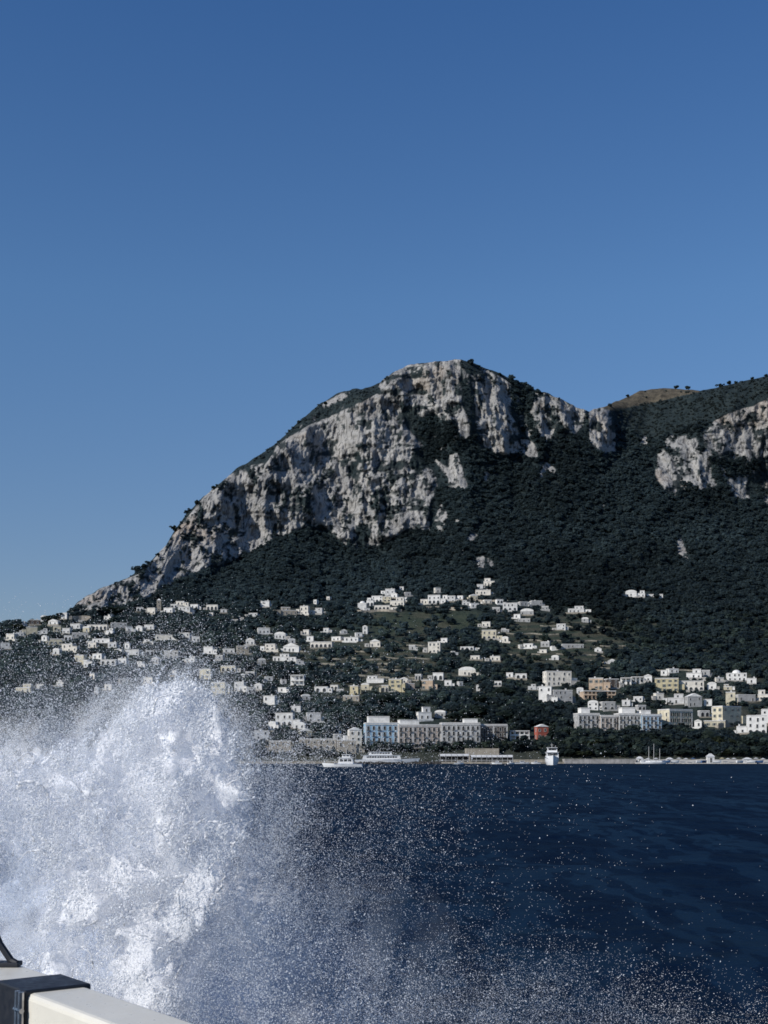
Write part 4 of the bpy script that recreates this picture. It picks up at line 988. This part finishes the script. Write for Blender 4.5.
tau_b = .85*sstep(0, 1, (SPY-(840+np.clip(SPX-330, 0, None)*.24))/230)**1.3*(1-.35*sstep(450, 768, SPX))
arc = fbm((SPX+.55*SPY)*.05, (SPY-.55*SPX)*.012, oct=4, seed=406)
patch = (.7+.45*sstep(-.4, .5, fbm(SPX*.018, SPY*.014, oct=4, seed=405)))*(.7+.6*sstep(-.3, .4, arc))
tau_d = np.maximum(np.maximum(tau_up, 1.1*mist_in), np.maximum(tau_r, tau_b))*patch
def sample(tau, area, cap=10**9):
    lam = tau/area
    n = int(min(RNG.poisson(lam.sum()), cap))
    cdf = np.cumsum(lam.ravel()); idx = np.searchsorted(cdf, RNG.random(n)*cdf[-1])
    return SPX.ravel()[idx]+RNG.random(n)-.5, SPY.ravel()[idx]+RNG.random(n)-.5, idx
OCT_V = np.array([(1,0,0),(-1,0,0),(0,1,0),(0,-1,0),(0,0,1),(0,0,-1)], float)
OCT_F = np.array([(0,2,4),(2,1,4),(1,3,4),(3,0,4),(2,0,5),(1,2,5),(3,1,5),(0,3,5)])
def drops(name, px_, py_, dep, rpx, label, stretch=.35):
    n = len(px_)
    C = np.stack([(px_-CX)/F*dep, dep, CAMZ+(HY-py_)/F*dep], -1)
    R = (rpx*dep/F)[:, None]*(1+stretch*RNG.normal(size=(n, 3)).clip(-1.6, 1.6))
    a, b2 = RNG.random(n)*6.283, RNG.normal(0, .6, n)
    V0 = OCT_V[None]*R[:, None, :]
    ca, sa, cb, sb = (q[:, None] for q in (np.cos(a), np.sin(a), np.cos(b2), np.sin(b2)))
    x, y, z = V0[..., 0], V0[..., 1], V0[..., 2]
    x, z = x*cb-z*sb, x*sb+z*cb
    x, y = x*ca-y*sa, x*sa+y*ca
    Vv = (np.stack([x, y, z], -1)+C[:, None, :]).reshape(-1, 3)
    Ff = (OCT_F[None]+6*np.arange(n)[:, None, None]).reshape(-1, 3)
    me = np_mesh(name, Vv, Ff, [M_SPRAY], smooth=True)
    return tag(link(name, me), label, 'spray', kind='stuff')
# body of the splash: a leaning, lumpy curtain of broken water
depmap = 5.3+.5*fbm(SPX*.012, SPY*.012, oct=3, seed=411)-.38*lump-.2*fil-.1*fine-.0032*(SPX-100)+.0026*(850-SPY)
def depth_at(idx, n, spread): return np.clip(depmap.ravel()[idx]+RNG.normal(0, spread, n), 3.6, 9)
def veil(name, op, dep, label, cut=.04, mt=None):
    ny, nx = op.shape
    Vv = np.stack([(SPX-CX)/F*dep, dep, CAMZ+(HY-SPY)/F*dep], -1).reshape(-1, 3)
    i0 = (np.arange(ny-1)[:, None]*nx+np.arange(nx-1)[None, :]).ravel(); o = op.ravel()
    Fq = np.stack([i0, i0+nx, i0+nx+1, i0+1], -1)
    Fq = Fq[o[Fq].max(1) > cut]
    used = np.unique(Fq); remap = np.zeros(len(o), np.int64); remap[used] = np.arange(len(used))
    me = np_mesh(name, Vv[used], remap[Fq], [mt or M_VEIL], smooth=True); vcol(me, 'veil', np.repeat(np.clip(o[used], 0, 1)[:, None], 3, 1))
    return tag(link(name, me), label, 'spray', kind='stuff')
M_VEILSOLID = spray_mat('water_strand', (.97, .975, .99), .22)
def veil_mat(name, c, thru):
    M = spray_mat(name, c, thru); _nt = M.node_tree
    _at = N(_nt, 'ShaderNodeAttribute', attribute_name='veil'); _tr = N(_nt, 'ShaderNodeBsdfTransparent'); _mx = N(_nt, 'ShaderNodeMixShader')
    _nt.links.new(_at.outputs['Fac'], _mx.inputs[0]); _nt.links.new(_tr.outputs[0], _mx.inputs[1]); _nt.links.new([n for n in _nt.nodes if n.type == 'MIX_SHADER' and n != _mx][0].outputs[0], _mx.inputs[2])
    _nt.links.new(_mx.outputs[0], _nt.nodes['Material Output'].inputs['Surface'])
    return M
M_VEIL = veil_mat('water_veil', (.97, .972, .988), .30); M_MIST = veil_mat('mist_veil', (.72, .81, .98), .36)
# three torn sheets of water, one behind the other, with holes and ragged rims
relief = lambda sd: .06*fbm((SPX+warp2)*.055, (SPY-warp2)*.055, oct=3, seed=sd, gain=.45)+.012*ridged((SPX+warp2)*.12, SPY*.09, oct=2, seed=sd+3)
base_d = 5.3+.5*fbm(SPX*.012, SPY*.012, oct=3, seed=411)-.0032*(SPX-100)+.0026*(850-SPY)
cs = gblur(gblur(core, 2, 0), 2, 1)
n1, n2_, n3_ = (fbm((SPX+warp+warp2)*f_, (SPY-warp+warp2)*f_*.8, oct=5, seed=sd, gain=.58) for f_, sd in ((.028, 601), (.04, 602), (.055, 603)))
op1 = np.maximum(sstep(.28, .70, cs+.25*n1)*(.72+.28*sstep(-.35, .25, n2_)), mist_in*(.46+.26*sstep(870, 800, SPY)*sstep(150, 60, SPX)+.42*n1+.25*n2_).clip(.08, .9))*blue_gap
op2 = sstep(.42, .66, cs+.42*n2_-.10)*sstep(-.12, .22, n3_+.3*fil)*.85*blue_gap
op3 = sstep(.46, .64, cs+.5*n3_-.16)*sstep(.02, .20, n1+.35*fine)*.9*blue_gap
s1, s2, s3 = (gblur(gblur(q, 5, 0), 5, 1) for q in (n1, n2_, n3_))
pits = sstep(.08, .40, fbm((SPX+warp2)*.15, (SPY+warp2)*.13, oct=3, seed=641, gain=.6))*(.45+.4*sstep(140, 30, SPX)*sstep(900, 840, SPY))
op1 = op1*(1-.75*pits); op2 = op2*(1-.5*pits)
haze_l = .46*np.exp(-((SPX-225)/150)**2)*sstep(830, 985, SPY)+.22*inner+.30*np.exp(-((SPX+10)/80)**2-((SPY-890)/70)**2)
veil('back_water_sheet', op1, base_d+.35+relief(611)-.25*s1, 'soft pale body of the white splash', cut=.05)
veil('torn_water_sheet', op2, base_d+.05+relief(621)-.3*s2, 'torn bright sheet of water in the middle of the splash', cut=.08)
veil('front_water_sheet', op3, base_d-.25+.5*relief(631)-.3*s3, 'ragged front sheet of water in the splash', cut=.1)
veil('drifting_mist', np.clip(haze_l*(.85+.35*s1), 0, .6)*sstep(-160, -100, SPX)*sstep(1180, 1100, SPY), base_d*0+5.2+.2*s1-.001*(SPX-100), 'thin bluish mist drifting at the foot of the splash', cut=.02, mt=M_MIST)
a, b2, ix = sample(tau_core*.19, 2.2*1.0)
r1 = RNG.gamma(2.4, .34, len(a)).clip(.4, 2.6)
drops('breaking_splash', a, b2, depth_at(ix, len(a), .10), r1, 'tall white splash thrown up beside the boat at lower left')
strand = tau_core*sstep(.35, .75, fil)*.2
a2, b3, ix2 = sample(strand, 3.4)
bodyfine = tau_core*.08+.16*inner*blue_gap+.16*np.exp(-((SPX-250)/150)**2)*sstep(900, 1010, SPY)
a3, b4, ix3 = sample(bodyfine, .62)
drops('splash_mist', np.concatenate([a2, a3]), np.concatenate([b3, b4]), np.concatenate([depth_at(ix2, len(a2), .1)-.25, depth_at(ix3, len(a3), .55)]),
      np.concatenate([RNG.uniform(.8, 1.7, len(a2)), RNG.uniform(.4, .75, len(a3))]), 'fine pale mist and bright strands inside the white splash')
# curling ropes of water and thrown fingers
rope = MB(); rs = np.random.default_rng(77); sxp, syp, srr, sdd = [], [], [], []
for k in range(170):
    while True:
        x0, y0 = rs.uniform(-40, 262), rs.uniform(684, 1010)
        i_, j_ = int(y0-560), int(x0+160)
        if rs.random() < core[i_, j_]*blue_gap[i_, j_]: break
    ang = -math.pi/2+rs.normal(.25, .9); curl = rs.normal(0, .05); L = int(rs.gamma(2.2, 10))+8; rw = rs.gamma(2.5, .28)+.25
    d0 = depmap[i_, j_]-rs.uniform(.1, .45)
    pts, rr2 = [], []
    for q in range(0, L, 2):
        x0 += 2*math.cos(ang); y0 += 2*math.sin(ang); ang += 2*curl+rs.normal(0, .25)
        i_, j_ = int(np.clip(y0-560, 0, 619)), int(np.clip(x0+160, 0, 959))
        if core[i_, j_] < .33: break
        d_ = d0+rs.normal(0, .006)
        pts.append(((x0-CX)/F*d_, d_, CAMZ+(HY-y0)/F*d_)); rr2.append(rw*rs.uniform(.6, 1.35)*(1.05-q/L)*d0/F)
    if len(pts) > 2: rope.tube(pts, rr2, 6)
for k in range(46):                       # fingers leaving the crest
    x0, y0 = rs.uniform(135, 246), 0; y0 = float(np.interp(x0, [130, 148, 185, 208, 226, 250], [704, 690, 684, 696, 724, 790]))+rs.uniform(0, 10)
    ang = -math.pi/2+(x0-175)/90+rs.normal(0, .35); curl = rs.normal(.012, .03); L = int(rs.gamma(2.5, 7))+6; rw = rs.uniform(.8, 1.8)
    for q in range(L):
        x0 += math.cos(ang); y0 += math.sin(ang); ang += curl+rs.normal(0, .14)
        if rs.random() < .35*q/L: continue
        sxp.append(x0+rs.normal(0, .9)); syp.append(y0+rs.normal(0, .9)); srr.append(rw*rs.uniform(.5, 1.2)*(1-.6*q/L)); sdd.append(5.0)
drops('water_ropes', np.array(sxp), np.array(syp), np.array(sdd)+rs.normal(0, .02, len(sxp)), np.array(srr), 'curling white ropes and fingers of water on the splash', .25)
rme = rope.mesh('water_strands', M_VEILSOLID); rme.polygons.foreach_set('use_smooth', np.ones(len(rme.polygons), dtype=bool))
tag(link('water_strands', rme), 'smooth curling strands of water running through the splash', 'spray', kind='stuff')
a4, b5, ix4 = sample(tau_d, .22)
r4 = (.20+RNG.gamma(.9, .10, len(a4))).clip(.20, 1.3)
drops('flying_droplets', a4, b5, RNG.uniform(3.8, 8.5, len(a4)), r4, 'thousands of small droplets flying over the sea to the right of the splash', .2)
print('spray counts', len(a), len(a2), len(a3), len(a4))

# ------------------------------------------------------------------ rail of the boat we stand on
dirv = Vector((-984, 1300, 0)).normalized()        # along the rail, towards the bow
sidev = Vector((-dirv.y, dirv.x, 0))*-1            # outboard
RZ = 2.565
def onplane(px, py, z): 
    d = (CAMZ-z)*F/(py-HY); return Vector(((px-CX)/F*d, d, z))
Pn = onplane(28.6, 994, RZ); Pf = onplane(95, 988.6, RZ)
wid = abs((Pf-Pn).dot(sidev))
rail = empty('boat_gunwale', Pn, 0); tag(rail, 'cream painted rail of the viewer\'s boat with a black strap, bottom left corner', 'boat rail')
rail.rotation_euler = (0, 0, math.atan2(-dirv.y, -dirv.x))   # local +x runs aft (towards the viewer), local +y outboard
sgn = 1
def bevel(o, w, seg=3):
    b = o.modifiers.new('soft_edge', 'BEVEL'); b.width = w; b.segments = seg; b.limit_method = 'ANGLE'; return o
def gel(name, c, rough=.35):
    m, nt, b = mat(name); f = noise(nt, 6, 5, .6); f2 = noise(nt, 60, 3, .6)
    r = ramp(nt, [(.3, tuple(x*.86 for x in c)), (.7, c)], f); nt.links.new(r.outputs[0], b.inputs['Base Color'])
    rr_ = ramp(nt, [(.3, (rough-.1,)*3), (.7, (rough+.15,)*3)], f2); nt.links.new(rr_.outputs[0], b.inputs['Roughness'])
    bump(nt, b, f2, .08, .002); return m
M_GEL = gel('cream_gelcoat', (.72, .685, .60)); M_STRAP = gel('black_webbing', (.012, .014, .02), .5); M_CHROME, _nt, _b = mat('brushed_metal')
_f = noise(_nt, 40, 3); _r = ramp(_nt, [(.3, (.25, .25, .27)), (.7, (.5, .5, .52))], _f); _nt.links.new(_r.outputs[0], _b.inputs['Base Color']); _b.inputs['Metallic'].default_value = 1; _b.inputs['Roughness'].default_value = .28
m = MB(); m.box(-1.6, 2.2, 0, wid, -.16, 0); bevel(m.build('rail', M_GEL, rail), .012)
m = MB(); m.box(-1.6, 2.2, .02, wid-.015, -2.6, -.163); m.build('hull_side', M_HULL, rail)
SL = .145
o = MB(); o.box(-SL, -.004, -.006, wid+.004, -.165, .006); bevel(o.build('strap', M_STRAP, rail), .004)
o = MB()
o.tube([(-.022, -.012, .004), (-.022, -.016, -.16)], .006, 8); o.tube([(-.006, -.012, .004), (-.006, -.016, -.16)], .006, 8); o.tube([(-.03, -.014, -.03), (.002, -.014, -.03)], .005, 8); o.tube([(-.03, -.014, -.1), (.002, -.014, -.1)], .005, 8)
o.build('buckle', M_CHROME, rail)
# black bracket on the rail further forward
br = empty('rail_bracket', (0, 0, 0)); tag(br, 'black bent metal bracket standing on the rail at the left picture edge', 'bracket')
p0 = onplane(17, 967, RZ); br.location = p0; br.scale = (.85, .85, .85)
ax = -dirv
o = MB(); o.tube([(0, 0, .008), (-.016, .004, .016), (-.045, .01, .055), (-.06, .012, .09)], .009, 8); o.build('arm', M_STRAP, br)
o = MB(); o.box(-.07, .006, -.012, .03, 0, .012); bevel(o.build('foot', M_STRAP, br), .003)

# ------------------------------------------------------------------ light, sky, camera
SUN = Vector((-.72, -.47, .55)).normalized()
el = math.asin(SUN.z); azi = math.atan2(SUN.x, SUN.y)
w = bpy.data.worlds.new('World'); sc.world = w; w.use_nodes = True
nt = w.node_tree; bg = nt.nodes['Background']
st = N(nt, 'ShaderNodeTexSky', sky_type='NISHITA'); st.sun_disc = False; st.sun_elevation = el; st.sun_rotation = azi % (2*math.pi)
st.air_density = 1.0; st.dust_density = .4; st.ozone_density = 2.0; st.altitude = 0
geo = N(nt, 'ShaderNodeTexCoord'); sz_ = N(nt, 'ShaderNodeSeparateXYZ'); nt.links.new(geo.outputs['Generated'], sz_.inputs[0])
tintr = ramp(nt, [(.0, (.43, .435, .50)), (.10, (.43, .455, .54)), (.33, (.40, .56, .71)), (.50, (.285, .485, .71))], sz_.outputs[2])
nt.links.new(mix(nt, 1.0, st.outputs[0], tintr.outputs[0], 'MULTIPLY'), bg.inputs['Color']); bg.inputs['Strength'].default_value = .15
sl = bpy.data.lights.new('sun', 'SUN'); sl.energy = 4.3; sl.angle = math.radians(.5); sl.color = (1, .95, .87)
so = bpy.data.objects.new('sun', sl); COL.objects.link(so); so.rotation_euler = SUN.to_track_quat('Z', 'Y').to_euler(); so.location = (-50, -30, 80)

cam = bpy.data.cameras.new('camera'); co = bpy.data.objects.new('camera', cam); COL.objects.link(co)
co.location = (0, 0, CAMZ); co.rotation_euler = (math.pi/2, 0, 0)
cam.sensor_fit = 'VERTICAL'; cam.sensor_height = 36; cam.lens = 36*F/1024
cam.shift_y = (HY-512)/1024
cam.clip_start = .05; cam.clip_end = 50000
sc.camera = co
sc.view_settings.view_transform = 'Standard'; sc.view_settings.look = 'None'; sc.view_settings.exposure = 0
sc.cycles.max_bounces = 14; sc.cycles.transparent_max_bounces = 24; sc.cycles.diffuse_bounces = 12; sc.cycles.filter_width = 1.7
